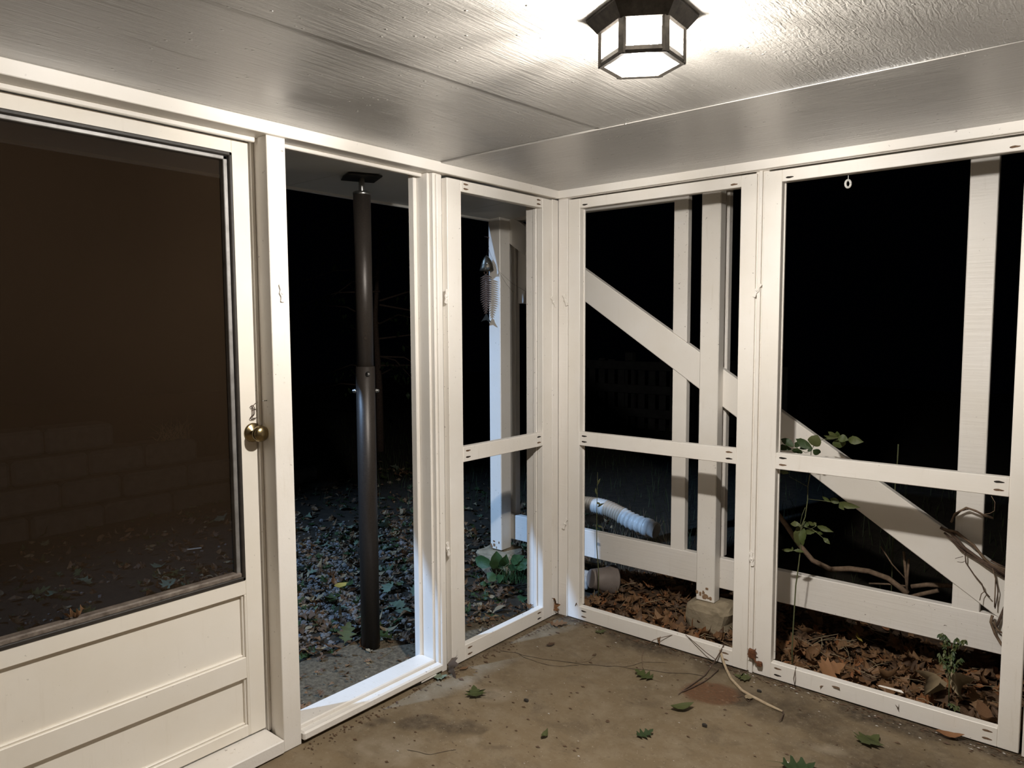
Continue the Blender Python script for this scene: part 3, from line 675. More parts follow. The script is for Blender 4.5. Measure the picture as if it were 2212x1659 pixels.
def leaf_data(kind, L=1.0, W=1.0, curl=.0, fold=.15, wob=.05, seed=0, petiole=.0):
    """leaf in local space: base at origin, along +x, faces +z"""
    h = half_outline(kind); r_ = random.Random(seed); V = []; Fs = []
    n = len(h)
    def z(x, y): return L*(curl*(x-.45)**2*1.6 + fold*abs(y)*1.2 + wob*noise.noise(Vector((x*3.1+seed*1.7, y*4.3, seed*.37)))*1.6)
    mids = [i/(n-1) for i in range(n)]
    for i, (t, w) in enumerate(h):
        m = mids[i]
        V.append((m*L, 0, z(m, 0)))
        a = 1+.18*(r_.random()-.5); V.append((t*L, w*W*L*a, z(t, w))); a = 1+.18*(r_.random()-.5); V.append((t*L, -w*W*L*a, z(t, w)))
    for i in range(n-1):
        a, b_ = 3*i, 3*i+3
        Fs += [(a, b_, b_+1, a+1), (a, a+2, b_+2, b_)]
    if petiole:
        p = len(V); w = .008*L; V += [(0, w, z(0, 0)), (0, -w, z(0, 0)), (-petiole*L, -w*.7, z(0, 0)+.04*L), (-petiole*L, w*.7, z(0, 0)+.04*L)]; Fs += [(p, p+1, p+2, p+3)]
    return V, Fs
def leaf_mesh(kind, mat, **k):
    V, Fs = leaf_data(kind, **k); me = bpy.data.meshes.new('leaf'); me.from_pydata(V, [], Fs); me.materials.append(mat)
    for p in me.polygons: p.use_smooth = True
    return me
KINDS = {}
def kinded(me, kind, mat):
    KINDS[me.name] = {'dry': 'tan brown', 'dry_red': 'rusty red', 'dry_dark': 'dark brown', 'straw': 'pale straw', 'green_cool': 'pale green', 'green': 'olive green', 'green_dark': 'dark green'}[mat]+' '+{'oak': 'deeply lobed', 'maple': 'broad pointed', 'ovate': 'narrow curled'}[kind]; return me
def place_leaf(name, me, loc, rx, ry, rz, s):
    o = bpy.data.objects.new(name, me); COL.objects.link(o); o.location = loc
    o.rotation_euler = (Matrix.Rotation(rz, 3, 'Z') @ Matrix.Rotation(ry, 3, 'Y') @ Matrix.Rotation(rx, 3, 'X')).to_euler(); o.scale = (s, s, s); return o

def mk(kind, mat, **k): return kinded(leaf_mesh(kind, M[mat], **k), kind, mat)
DRY = [mk('oak' if i % 3 else 'maple', ('dry', 'dry', 'dry_red', 'dry', 'dry_dark', 'dry', 'dry_dark', 'dry')[i % 8], W=rnd.uniform(.75, 1.1), curl=rnd.uniform(-.9, 1.3), fold=rnd.uniform(-.25, .6), wob=rnd.uniform(.10, .22), seed=i, petiole=.25) for i in range(16)]
DRY += [mk('ovate', 'dry', W=rnd.uniform(.9, 1.6), curl=rnd.uniform(-1.2, 1.6), fold=rnd.uniform(0, .9), wob=.08, seed=40+i, petiole=.1) for i in range(4)]
# leaf mould surface behind the right wall
def lz(x, y):
    base = gz(x, y); k = min(1, max(0, (x+.02)/.15))*min(1, max(0, (y-.02)/.03)); mound = .035+.035*noise.noise(Vector((x*2.2, y*2.6, 5)))+.02*noise.noise(Vector((x*8, y*8, 2)))
    return base+.012+max(0, k*mound)*(1 if y < .62 else max(.25, 1-(y-.62)*2))
tag(link('leaf_mould', grid_mesh('leaf_mould', span(-.05, 3.2, 130), span(.037, 1.15, 48), lz, M['litter_bed'])), 'dark crumbled leaf mould under the fallen leaves', 'leaf mould', kind='stuff')
def scatter_stuff(name, n, fx, mats_kinds, size, label, cat):
    """joined leaves, one mesh with several materials"""
    V = []; Fs = []; mi = []
    for i in range(n):
        x, y, z = fx(); k = rnd.randrange(len(mats_kinds)); kind = mats_kinds[k][1]
        v, f = leaf_data(kind, L=rnd.uniform(*size), W=rnd.uniform(.7, 1.2), curl=rnd.uniform(-.8, 1.2), fold=rnd.uniform(-.2, .6), wob=.09, seed=rnd.randrange(1000))
        Mx = Matrix.Translation((x, y, z)) @ Matrix.Rotation(rnd.uniform(0, 2*pi), 4, 'Z') @ Matrix.Rotation(rnd.gauss(0, .35), 4, 'Y') @ Matrix.Rotation(rnd.gauss(0, .45), 4, 'X')
        o = len(V); V += [Mx @ Vector(q) for q in v]; Fs += [tuple(o+q for q in g) for g in f]; mi += [k]*len(f)
    me = bpy.data.meshes.new(name); me.from_pydata(V, [], Fs)
    for m, _ in mats_kinds: me.materials.append(M[m])
    me.polygons.foreach_set('material_index', mi); me.update()
    return tag(link(name, me), label, cat, kind='stuff')
def f1():
    x = rnd.uniform(.02, 2.15); y = .075+(rnd.random()**1.2)*.72; return x, y, lz(x, y)+rnd.uniform(.0, .018)
scatter_stuff('leaf_litter', 1500, f1, [('dry', 'oak'), ('dry_dark', 'oak'), ('dry', 'maple'), ('dry_red', 'oak'), ('dry_dark', 'ovate'), ('dry', 'ovate')], (.03, .085), 'small broken brown leaves filling the litter behind the right screens', 'leaf litter')
for i in range(155):
    right = i % 5 < 3
    x = rnd.uniform(1.04, 2.05) if right else rnd.uniform(.06, 1.0); y = .06+rnd.random()**1.25*.58; 
    if .54 < x < .79 and y > .22: y = .05+.15*rnd.random()
    s = rnd.uniform(.06, .115)*(1.25 if i % 9 == 0 else 1) if right else rnd.uniform(.05, .09)
    me = DRY[rnd.randrange(len(DRY))]
    o = place_leaf('fallen_leaf', me, (x, y, lz(x, y)+rnd.uniform(.008, .03)), rnd.gauss(0, .4), rnd.gauss(-.1, .35), rnd.uniform(0, 2*pi), s)
    spot = ('under the bottom rail' if y > .34 else ('close behind the frame' if y < .16 else 'in mid litter'))+(' behind the rightmost frame' if right else ' behind the middle frame')
    tag(o, KINDS[me.name]+' fallen leaf '+spot, 'leaf', KINDS[me.name]+' leaves '+spot)
# a few litter leaves that stand out
def on_litter(u, v, y): p = at(u, v, 'y', y); return p
o = place_leaf('fallen_leaf', leaf_mesh('ovate', M['yellow'], W=1.1, curl=.5, fold=.3, seed=3), at(1860, 1395, 'z', .05)+Vector((0, 0, .01)), .5, -.3, 2.3, .06); tag(o, 'small bright yellow leaf in the brown litter', 'leaf')
pt = at(2010, 1500, 'y', .10)
o = place_leaf('fallen_leaf', leaf_mesh('round', M['straw'], W=.7, curl=-1.0, fold=.9, wob=.14, seed=5), pt, .9, -.8, 2.2, .10); tag(o, 'large pale curled leaf standing up in the litter left of the seedling', 'leaf')
pt = at(2065, 1500, 'y', .11)
o = place_leaf('fallen_leaf', leaf_mesh('round', M['straw'], W=.7, curl=-.8, fold=.9, wob=.14, seed=8), pt, -.6, -.8, .9, .095); tag(o, 'large pale folded leaf in the litter right behind the seedling', 'leaf')
pt = at(1770, 1450, 'y', .06)
o = place_leaf('fallen_leaf', leaf_mesh('maple', M['dry_red'], W=1.1, curl=.3, fold=.2, wob=.1, seed=11), pt, .5, -.2, .6, .105); tag(o, 'rusty orange maple leaf against the rightmost bottom rail', 'leaf')
pt = at(1920, 1490, 'y', .05)
o = tag(MB().hexa([pt+Vector((q[0], q[1], q[2])) for q in ((-.04, .004, 0), (.05, .012, -.004), (.04, .022, 0), (-.035, .014, 0), (-.04, .004, .003), (.05, .012, -.001), (.04, .022, .003), (-.035, .014, .003))], .001).build('paint_flake', M['white'], None, pt), 'white flake of painted wood lying in the litter', 'scrap')

def fa():
    y = rnd.uniform(-2.6, .0); x = rnd.uniform(apron_edge(y)-.02, -.12); return x, y, .004+rnd.uniform(0, .006)
scatter_stuff('apron_debris', 420, fa, [('dry_dark', 'ovate'), ('dry_dark', 'oak'), ('straw', 'ovate'), ('dry', 'oak')], (.012, .04), 'small leaf bits and dirt strewn over the rough apron outside the doorway', 'debris')
# ---- leaves on the porch floor ----
def floor_leaf(u, v, kind, mat, size, rz, label, rx=0, ry=0, curl=.25, fold=.15, z=.004, wob=.05, pet=.35):
    p = at(u, v, 'z', 0); me = leaf_mesh(kind, M[mat], W=1, curl=curl, fold=fold, wob=wob, seed=int(u), petiole=pet)
    zmin = min(q.co.z for q in me.vertices)*size if not (rx or ry) else 0
    d = Vector((cos(rz), sin(rz), 0))*size*.5
    o = place_leaf('fallen_leaf', me, (p.x-d.x, p.y-d.y, z-zmin), rx, ry, rz, size); tag(o, label, 'leaf'); return o
cv = -AZ  # camera right = (cos AZ, -sin AZ)
RV = math.atan2(Rv.y, Rv.x)
floor_leaf(1026, 1500, 'maple', 'green', .085, RV+1.75, 'green maple leaf on the floor beside the light patch')
floor_leaf(952, 1466, 'maple', 'green_cool', .06, RV+.2, 'pale green leaf on the floor by the threshold')
floor_leaf(1392, 1463, 'oak', 'green', .095, RV+2.4, 'ragged green leaf on the floor in front of the middle frame', curl=.4)
floor_leaf(1474, 1533, 'ovate', 'green', .095, RV+.15, 'curled olive green leaf on the floor below the rust stain', curl=.5, fold=.35)
floor_leaf(1392, 1590, 'oak', 'green_dark', .072, RV+.3, 'dark green torn leaf on the open floor', curl=.5)
floor_leaf(1177, 1591, 'ovate', 'green', .05, RV+1.1, 'tiny olive leaf on the floor near the bottom', curl=.6, fold=.5)
floor_leaf(1722, 1660, 'oak', 'green_dark', .12, RV-.05, 'dark green lobed leaf at the bottom edge of the picture', curl=.3)
floor_leaf(1603, 1466, 'maple', 'green', .07, RV+2.6, 'green leaf on the floor at the foot of the middle frame')
floor_leaf(1297, 1367, 'oak', 'green', .06, RV+.1, 'small green leaf at the foot of the middle frame near the corner')
floor_leaf(1003, 1446, 'ovate', 'dry', .05, RV+.6, 'small brown leaf scrap in front of the narrow frame')
floor_leaf(1880, 1602, 'maple', 'green', .10, RV+.5, 'faded green leaf on the floor in front of the rightmost frame')
floor_leaf(2052, 1595, 'ovate', 'dry_red', .09, RV-.45, 'orange brown leaf against the rightmost bottom rail', curl=.4, fold=.4)
floor_leaf(1205, 1352, 'oak', 'dry', .10, RV-.1, 'brown oak leaf lying flat in the room corner', curl=.3)
floor_leaf(1190, 1395, 'ovate', 'dry_dark', .05, RV+.4, 'small dark leaf scrap on the floor just off the corner')
p = at(1206, 1312, 'z', .05); p = Vector((.022, -.03, .03))
tag(place_leaf('fallen_leaf', DRY[2], (.02, -.028, .02), 1.2, -1.25, R(200), .085), 'crumpled brown leaf standing upright in the room corner', 'leaf')
tag(place_leaf('fallen_leaf', DRY[6], (.030, -.800, .075), .9, .75, R(-60), .10), 'crumpled dark leaf hanging over the end of the threshold', 'leaf')
tag(place_leaf('fallen_leaf', DRY[7], (-.05, -.17, .078), .2, .2, 2.4, .06), 'brown leaf on the bottom rail of the narrow frame', 'leaf')
tag(place_leaf('fallen_leaf', DRY[1], tuple(at(188, 1322, 'x', DX+.004)), 1.0, .1, R(-95), .055), 'brown leaf caught on the lower channel of the door screen', 'leaf')
# wing scrap / cocoon stuck by the batten
c = at(1630, 1420, 'y', -.014)
CO = empty('dried_husk', c, 'reddish brown dried husk stuck to the foot of the batten', 'husk')
rough_lump(MB(), c+Vector((-.012, 0, .012)), (.016, .008, .022), 5, 2).build('husk_shell', M['husk'], CO)
rough_lump(MB(), c+Vector((.022, -.002, -.022)), (.012, .008, .010), 6, 2).build('husk_tip', M['husk'], CO)
mb = MB(); mb.tube([c+Vector((-.005, 0, 0)), c+Vector((.006, -.004, -.016)), c+Vector((.018, -.002, -.02))], .005, 6)
for s_ in ((-.02, .0, .035), (.006, -.004, .04), (-.03, -.006, .008), (.012, -.004, .02)): mb.tube([c+Vector((-.01, 0, .012)), c+Vector(s_)], .002, 5)
mb.build('husk_fibres', M['husk'], CO)

# ---- floor crumbs ----
mb = MB(); 
for i in range(1500):
    if rnd.random() < .4: x = rnd.uniform(.03, 2.2); y = -.004-abs(rnd.gauss(0, .028))
    elif rnd.random() < .3: x = .02+abs(rnd.gauss(0, .025)); y = rnd.uniform(-1.55, -.05)
    else: x = rnd.uniform(.05, 2.2); y = rnd.uniform(-2.0, -.02)
    s_ = rnd.uniform(.002, .006)*(1.6 if rnd.random() < .1 else 1); a = rnd.uniform(0, pi); dx, dy = cos(a)*s_*rnd.uniform(1, 2.4), sin(a)*s_
    z = fz(x, y)+.0008
    mb.raw([(x-dx, y-dy*.4, z), (x+dy*.4, y-dx*.5, z+s_*.3), (x+dx, y+dy, z), (x-dy*.3, y+dx*.5, z+s_*.5)], [(0, 1, 2, 3)])
tag(mb.build('floor_crumbs', M['dry_dark']), 'tiny dark crumbs and leaf bits strewn over the porch floor', 'debris', kind='stuff')
mb = MB()
for i in range(130):
    x = rnd.uniform(.05, 2.2); y = rnd.uniform(-2.0, -.02) if rnd.random() < .55 else -.012-abs(rnd.gauss(0, .03))
    s_ = rnd.uniform(.002, .006); a = rnd.uniform(0, pi); z = fz(x, y)+.001
    mb.raw([(x-s_, y, z), (x, y-s_*.7, z+s_*.2), (x+s_*1.3, y, z), (x, y+s_*.6, z+s_*.3)], [(0, 1, 2, 3)])
tag(mb.build('paint_crumbs', M['rubble']), 'tiny pale paint chips strewn over the porch floor', 'debris', kind='stuff')
for u, v, lb in ((1137, 1515, 'black clod on the open floor in front of the narrow frame'), (1522, 1569, 'small black sliver on the floor below the curled olive leaf'), (1640, 1495, 'small black clod beside the pale stick')):
    p = at(u, v, 'z', 0); tag(rough_lump(MB(), p+Vector((0, 0, .005)), (.010, .006, .005), u, 1).build('dirt_clod', M['gasket'], None, p), lb, 'clod')
# paint stick under the threshold
p0, p1, p2 = at(880, 1484, 'z', .008), at(908, 1473, 'z', .010), at(942, 1456, 'z', .012)
BR = empty('paint_brush', p1, 'white handled stick with a dark tip lying against the threshold', 'brush')
MB().tube([p0, p0.lerp(p1, .5), p1], [.004, .009, .008], 10).build('bristles', M['gasket'], BR)
MB().tube([p1, p1.lerp(p2, .5), p1.lerp(p2, .95), p2], [.0075, .0075, .0075, .004], 10).build('handle', M['white_clean'], BR)

# ================================================================== TWIGS
tz = lambda u, v: (1400+u*.1447, 1380+v*.1447)
fl_ = lambda u, v, z=.005: at(*tz(u, v), 'z', z)
wl_ = lambda u, v, y: at(*tz(u, v), 'y', y)
mb = MB(); P = [wl_(1060, 110, .012), wl_(1100, 260, -.012), wl_(1135, 370, -.03), fl_(1175, 470), fl_(1240, 600), fl_(1400, 770), fl_(1550, 860), fl_(1800, 990), fl_(2010, 1085)]
TW = empty('fallen_stick', P[4], 'long pale peeled stick leaning from the middle frame onto the floor', 'stick')
MB().tube(P, [.004, .0055, .006, .006, .006, .006, .0065, .006, .004], 8).build('shaft', M['twig_pale'], TW)
MB().tube([P[-1], fl_(2022, 1120), fl_(1990, 1190, .012), fl_(1950, 1235)], [.003, .0025, .002, .001], 6).build('side_twig', M['bark_dark'], TW)
MB().tube([fl_(1550, 860), fl_(1500, 935), fl_(1420, 850), fl_(1330, 870)], .0015, 5).build('side_twig', M['bark_dark'], TW)
v_, f_ = leaf_data('round', L=.03, W=1, seed=2); MB().raw(v_, f_, Matrix.Translation(fl_(1540, 860, .008)) @ Matrix.Rotation(RV+3.6, 4, 'Z')).build('bud', M['straw'], TW)
P = [wl_(1130, 95, .015), wl_(1080, 190, -.01), wl_(1010, 310, -.022), wl_(960, 390, -.03), fl_(850, 540), fl_(700, 650), fl_(560, 745), fl_(450, 830)]
TV = empty('dark_twig', P[4], 'thin dark forked twig leaning on the middle frame', 'twig')
MB().tube(P, [.003, .003, .003, .003, .0028, .0025, .002, .0012], 6).build('shaft', M['bark_dark'], TV)
MB().tube([fl_(1050, 460), fl_(930, 570), fl_(830, 640), fl_(650, 730), fl_(520, 785)], .0022, 6).build('side_twig', M['bark_dark'], TV)
MB().tube([wl_(1010, 310, -.022), wl_(860, 200, -.02), wl_(700, 60, -.012), wl_(560, -60, .0)], .0016, 6).build('side_twig', M['bark_dark'], TV)
z1 = lambda u, v: (1150+u*.2532, 1050+v*.2532)
P = [at(*z1(1240, 1262), 'y', .01), at(*z1(1130, 1285), 'y', -.012), at(*z1(1040, 1310), 'y', -.03), at(*z1(955, 1370), 'y', -.04), at(*z1(935, 1450), 'z', .01), at(*z1(940, 1540), 'z', .004), at(*z1(965, 1590), 'z', .006)]
tag(MB().tube(P, .0015, 6).build('rootlet', M['bark'], None, P[3]), 'thin curved rootlet arching over the middle bottom rail', 'twig')
b3 = lambda u, v: (1600+u*.2767, 1200+v*.2767)
P = [at(*b3(432, 860), 'y', .012), at(*b3(425, 900), 'y', -.006), at(*b3(412, 960), 'y', -.007), at(*b3(425, 1030), 'y', -.008)]
tag(MB().tube(P, .0012, 5).tube([P[1], at(*b3(428, 960), 'y', -.006), at(*b3(420, 1025), 'y', -.006)], .001, 5).build('rootlet', M['bark_dark'], None, P[0]), 'dark rootlet hanging over the rightmost bottom rail', 'twig')
mb = MB()
for i in range(90):
    x = rnd.uniform(.05, 2.2); y = .06+rnd.random()*.55; a = rnd.uniform(0, pi); l = rnd.uniform(.06, .2); z = lz(x, y)+.03
    p = Vector((x, y, z)); q = p+Vector((cos(a)*l, sin(a)*l*.7, rnd.uniform(-.02, .04))); mb.tube([p, p.lerp(q, .5)+Vector((0, 0, rnd.uniform(0, .015))), q], rnd.uniform(.0008, .002), 4)
tag(mb.build('litter_straw', M['straw']), 'thin straws and stems tangled through the brown litter', 'straw', kind='stuff')

# ================================================================== CREEPER BEHIND THE RIGHTMOST FRAME
YC = .17
cz = lambda u, v, y=YC: at(1660+u*.217, 900+v*.217, 'y', y)
CR = empty('creeper_sapling', at(1712, 1465, 'y', YC), 'young leafy creeper with serrated leaves rising behind the rightmost frame', 'plant')
P = [cz(425, 335), cz(415, 570), cz(392, 690), cz(390, 830), cz(365, 1000), cz(325, 1100), cz(318, 1330), cz(290, 1560), cz(272, 1680), at(1715, 1330, 'y', YC), at(1711, 1400, 'y', YC), at(1712, 1470, 'y', YC)]
MB().tube(P, [.0014, .002, .002, .0022, .0024, .0024, .0026, .0026, .0028, .0028, .003, .003], 6).build('stem', M['stem'], CR)
for pp in ([(385, 695), (205, 595)], [(400, 820), (560, 840), (700, 862)], [(365, 905), (335, 980), (315, 1075)], [(440, 300), (540, 225), (690, 212)], [(430, 340), (370, 360), (300, 320), (235, 315)],
           [(350, 1095), (440, 1120), (540, 1205), (600, 1255)], [(420, 1120), (480, 1085)], [(320, 1375), (290, 1310)], [(425, 345), (450, 295)]):
    MB().tube([cz(u, v, YC-.01*i) for i, (u, v) in enumerate(pp)], .0011, 5).build('petiole', M['stem'], CR)
def card_leaf(P0, P1, w, parent, mat, kind='serrate', tilt=0., seed=0, name='leaf'):
    """a leaf blade from P0 to P1, w wide; lifted towards the viewer by tilt"""
    a = (P1-P0); L = a.length; a.normalize(); n = (CAM-P0).normalized(); n = (n-a*n.dot(a)).normalized(); s = n.cross(a)
    n2 = n*cos(tilt)+s*sin(tilt); s2 = n2.cross(a); Mx = Matrix(((a.x, s2.x, n2.x, P0.x), (a.y, s2.y, n2.y, P0.y), (a.z, s2.z, n2.z, P0.z), (0, 0, 0, 1)))
    hw = max(q[1] for q in half_outline(kind))*2
    v, f = leaf_data(kind, L=L, W=w/(L*hw), curl=-.25, fold=.18, wob=.05, seed=seed)
    MB().raw(v, f, Mx, smooth=True).build(name, mat, parent)
pxm = (cz(0, 0)-cz(1, 0)).length
LV = [(455, 298, 480, 183, 130, 'round'), (435, 318, 262, 216, 85, 'serrate'), (252, 295, 120, 212, 75, 'serrate'), (228, 325, 62, 288, 58, 'serrate'), (285, 312, 293, 375, 95, 'round'), (265, 305, 305, 248, 55, 'serrate'), (445, 335, 522, 365, 72, 'round'), (380, 320, 300, 312, 30, 'serrate'), (438, 318, 385, 345, 30, 'ovate'),
      (690, 214, 588, 152, 62, 'serrate'), (690, 214, 682, 148, 55, 'ovate'), (690, 214, 545, 192, 38, 'serrate'), (690, 205, 795, 232, 80, 'serrate'), (780, 225, 942, 250, 80, 'serrate'), (700, 222, 708, 315, 115, 'round'), (640, 222, 560, 228, 20, 'ovate'),
      (205, 560, 102, 552, 42, 'serrate'), (150, 545, 55, 540, 26, 'ovate'), (620, 850, 528, 792, 36, 'ovate'), (705, 858, 608, 815, 60, 'serrate'), (690, 858, 905, 908, 62, 'serrate'), (700, 862, 750, 930, 48, 'ovate'),
      (315, 1075, 214, 1062, 55, 'serrate'), (315, 1075, 300, 1300, 120, 'serrate'), (330, 1078, 412, 1068, 62, 'serrate'), (345, 1150, 478, 1142, 52, 'serrate'), (478, 1088, 640, 1148, 52, 'serrate'), (545, 1205, 612, 1268, 42, 'serrate'), (478, 1150, 552, 1172, 30, 'ovate'), (460, 1080, 385, 1048, 40, 'ovate'), (350, 1110, 330, 1290, 75, 'serrate'), (470, 1088, 450, 1045, 30, 'ovate'),
      (250, 1330, 124, 1326, 34, 'serrate'), (250, 1330, 362, 1345, 36, 'ovate'), (245, 1318, 228, 1298, 26, 'ovate')]
for i, (a, b_, c_, d_, w, kd) in enumerate(LV):
    y = YC-.02+.04*rnd.random(); card_leaf(cz(a, b_, y), cz(c_, d_, y-.02+.04*rnd.random()), w*pxm, CR, M['green' if (i > 15 or i == 0 or 8 < i) else 'green_dark'], kd, rnd.uniform(-.5, .5), i)
# thin weed stem behind the middle frame
P = [at(1291, 1020, 'y', .2), at(1290, 1060, 'y', .2), at(1289, 1120, 'y', .2), at(1289, 1180, 'y', .2), at(1293, 1236, 'y', .2)]; P.append(Vector((P[-1].x, P[-1].y, lz(P[-1].x, .2))))
SW = empty('thin_weed', P[-1], 'single thin green weed stem rising behind the middle frame', 'plant')
MB().tube(P, [.0008, .0015, .0018, .0024, .0028, .0028], 6).build('stem', M['stem'], SW)
for u, v, du, dv in ((1290, 1048, 6, -14), (1290, 1070, -4, -16), (1289, 1085, 9, 6), (1290, 1095, 14, -8), (1291, 1135, 10, 4)):
    card_leaf(at(u, v, 'y', .2), at(u+du, v+dv, 'y', .19), .012, SW, M['stem'], 'ovate', .3, u)
# fern-like seedling in the litter
YS = .085
sz = lambda u, v, y=YS: at(*b3(u, v), 'y', y)
SE = empty('seedling', sz(1625, 1150), 'small green seedling with drooping leaflets in the litter behind the rightmost frame', 'plant')
MB().tube([sz(1625, 1150), sz(1628, 1000), sz(1635, 880), sz(1625, 740), sz(1625, 650)], [.0026, .0024, .002, .0016, .001], 6).build('stem', M['stem'], SE)
sp = (sz(0, 0)-sz(1, 0)).length
for br in ([(1635, 880), (1590, 760), (1600, 660), (1560, 610)], [(1635, 880), (1660, 760), (1680, 660), (1690, 640)], [(1628, 800), (1680, 700), (1730, 660), (1760, 660)], [(1630, 900), (1580, 830), (1550, 760)], [(1632, 920), (1690, 840), (1720, 800)], [(1625, 700), (1610, 650), (1575, 605)], [(1628, 1150), (1660, 1160), (1690, 1180)]):
    PP = [sz(u, v, YS-.01*i) for i, (u, v) in enumerate(br)]; MB().tube(PP, .0009, 5).build('petiole', M['stem'], SE)
    for i in range(len(br)-1):
        for q in (.25, .5, .75, 1.0):
            u = br[i][0]*(1-q)+br[i+1][0]*q; v = br[i][1]*(1-q)+br[i+1][1]*q; l = rnd.uniform(20, 46)
            for sg in (-1, 1):
                y = YS-.02*rnd.random(); card_leaf(sz(u, v, y), sz(u+sg*rnd.uniform(6, 34), v+l, y-.012), rnd.uniform(8, 16)*sp, SE, M['green' if rnd.random() < .6 else 'green_dark'], 'ovate', rnd.uniform(-.6, .6), i)
# weed with broad leaves in front of the corner post
wz = lambda u, v, y: at(1000+u*.1808, 1100+v*.1808, 'y', y)
YW = .12
WE = empty('broadleaf_weed', at(1072, 1262, 'z', 0), 'green broadleaf weed with tufts of grass in front of the corner post', 'plant')
YW = WE.location.y
wp = (wz(0, 0, YW)-wz(1, 0, YW)).length
for pp in ([(395, 845), (330, 700)], [(395, 845), (400, 720)], [(395, 845), (480, 700), (560, 640)], [(395, 845), (470, 880), (540, 900)], [(395, 845), (340, 1000)], [(395, 845), (440, 760), (500, 690)]):
    MB().tube([wz(u, v, YW) for u, v in pp], .0018, 5).build('petiole', M['stem'], WE)
for i, (a, b_, c_, d_, w, mt) in enumerate([(345, 665, 130, 588, 100, 'green_w'), (400, 722, 405, 515, 120, 'green_w'), (470, 690, 520, 560, 80, 'green_w'), (560, 640, 720, 560, 80, 'green_w'), (600, 690, 780, 610, 90, 'green_w'), (395, 850, 280, 760, 80, 'green_w'), (400, 850, 480, 800, 70, 'green_w'), (640, 700, 770, 690, 60, 'green_w'), (540, 720, 640, 660, 60, 'green_w'), (280, 905, 205, 880, 50, 'green_w'), (620, 1080, 540, 1150, 55, 'green_w'), (640, 1090, 740, 1180, 90, 'green_w'), (640, 1090, 760, 1060, 70, 'green_w')]):
    M.setdefault('green_w', leaf_mat('weed_leaf', (.05, .105, .035), (.03, .07, .022), (.07, .13, .05), .5, .2))
    y = YW-.03+.05*rnd.random(); card_leaf(wz(a, b_, y), wz(c_, d_, y-.02), w*wp, WE, M[mt], 'round' if i < 3 else 'serrate', rnd.uniform(-.4, .4), i)
mb = MB()
for i in range(90):
    u0 = rnd.uniform(480, 770); v0 = rnd.uniform(820, 900); p = wz(u0, v0, YW+rnd.uniform(-.03, .1)); l = rnd.uniform(80, 230)*wp; a = rnd.gauss(0, .6)
    t = p+Vector((sin(a)*l*.6, rnd.uniform(-.05, .05), l)); m_ = p.lerp(t, .55)+Vector((0, 0, l*.18)); mb.tube([p, m_, t], [.0014, .0012, .0003], 3, False)
mb.build('grass_tuft', M['green_w'], WE)['kind'] = 'stuff'

# ================================================================== VINES
vz = lambda u, v, y=YD-.022: at(1980+u*.229, 1060+v*.229, 'y', y)
VI = empty('vine_bundle', vz(700, 700), 'bundle of brown woody vines clinging to the lower end of the diagonal brace', 'vine')
for i, (pp, r_) in enumerate([([(225, 348), (330, 400), (450, 540), (600, 650), (700, 700), (850, 795)], .0065), ([(250, 360), (380, 390), (480, 470), (560, 540), (640, 640), (700, 690), (850, 748)], .005), ([(320, 440), (420, 560), (560, 640), (680, 720), (850, 830)], .005), ([(330, 385), (450, 450), (540, 510), (600, 590), (680, 680), (850, 770)], .004), ([(260, 395), (360, 480), (470, 570), (620, 670), (850, 810)], .004),
        ([(325, 300), (360, 220), (470, 160), (560, 190), (640, 235), (725, 258)], .0042), ([(340, 262), (420, 190), (500, 172), (600, 215), (700, 245)], .0025), ([(705, 50), (740, 110), (735, 190), (690, 215), (640, 222)], .0014),
        ([(455, 575), (465, 680), (540, 790), (615, 880), (640, 950), (690, 1005)], .0024), ([(640, 950), (610, 975), (595, 1035)], .0016), ([(440, 620), (400, 630), (365, 640)], .001), ([(715, 730), (745, 830), (740, 960), (735, 1100)], .0022), ([(730, 760), (770, 950), (740, 1112)], .0018),
        ([(715, 1175), (700, 1240), (740, 1350), (800, 1450), (830, 1480)], .0055), ([(830, 1100), (780, 1220), (745, 1300)], .005), ([(720, 1220), (760, 1310), (830, 1355)], .0035), ([(700, 660), (780, 700), (850, 730)], .0035)]):
    y = YD-.018-.012*rnd.random()
    MB().tube([vz(u, v, y-.006*((k+i) % 3)) for k, (u, v) in enumerate(pp)], r_, 7).build('vine', M['bark' if i % 2 else 'bark_dark'], VI)
gb2 = lambda u, v, y: at(1600+u*.2773, 850+v*.2773, 'y', y)
RO_ = empty('woody_root', gb2(850, 1370, .55), 'thick bent woody root crossing the dark gap above the bottom rail', 'root')
MB().tube([gb2(u, v, .55) for u, v in ((200, 840), (265, 905), (350, 1020), (450, 1170), (560, 1300), (700, 1370), (850, 1365), (1000, 1385), (1150, 1440), (1240, 1510), (1300, 1560))], [.011, .012, .012, .012, .012, .013, .013, .012, .012, .012, .014], 9).build('main_root', M['bark'], RO_)
for pp, r_ in (([(1300, 1590), (1400, 1565), (1540, 1535)], .009), ([(1330, 1505), (1450, 1490), (1660, 1500), (1800, 1540)], .010), ([(1270, 1230), (1285, 1400), (1300, 1570)], .006), ([(1310, 1290), (1300, 1420), (1295, 1560)], .005), ([(1000, 1480), (1150, 1485), (1290, 1500)], .004), ([(1090, 1190), (1180, 1330), (1290, 1450)], .003)):
    MB().tube([gb2(u, v, .56) for u, v in pp], r_, 7).build('side_root', M['bark'], RO_)
P = [gb2(u, v, .75) for u, v in ((1228, 395), (1222, 520), (1205, 700), (1200, 780), (1190, 1100))]; P.append(Vector((P[-1].x, P[-1].y, -.02)))
tag(MB().tube(P, .003, 6).build('weed_stalk', M['stem'], None, P[-1]), 'bare upright weed stalk in the dark behind the rightmost frame', 'stalk')

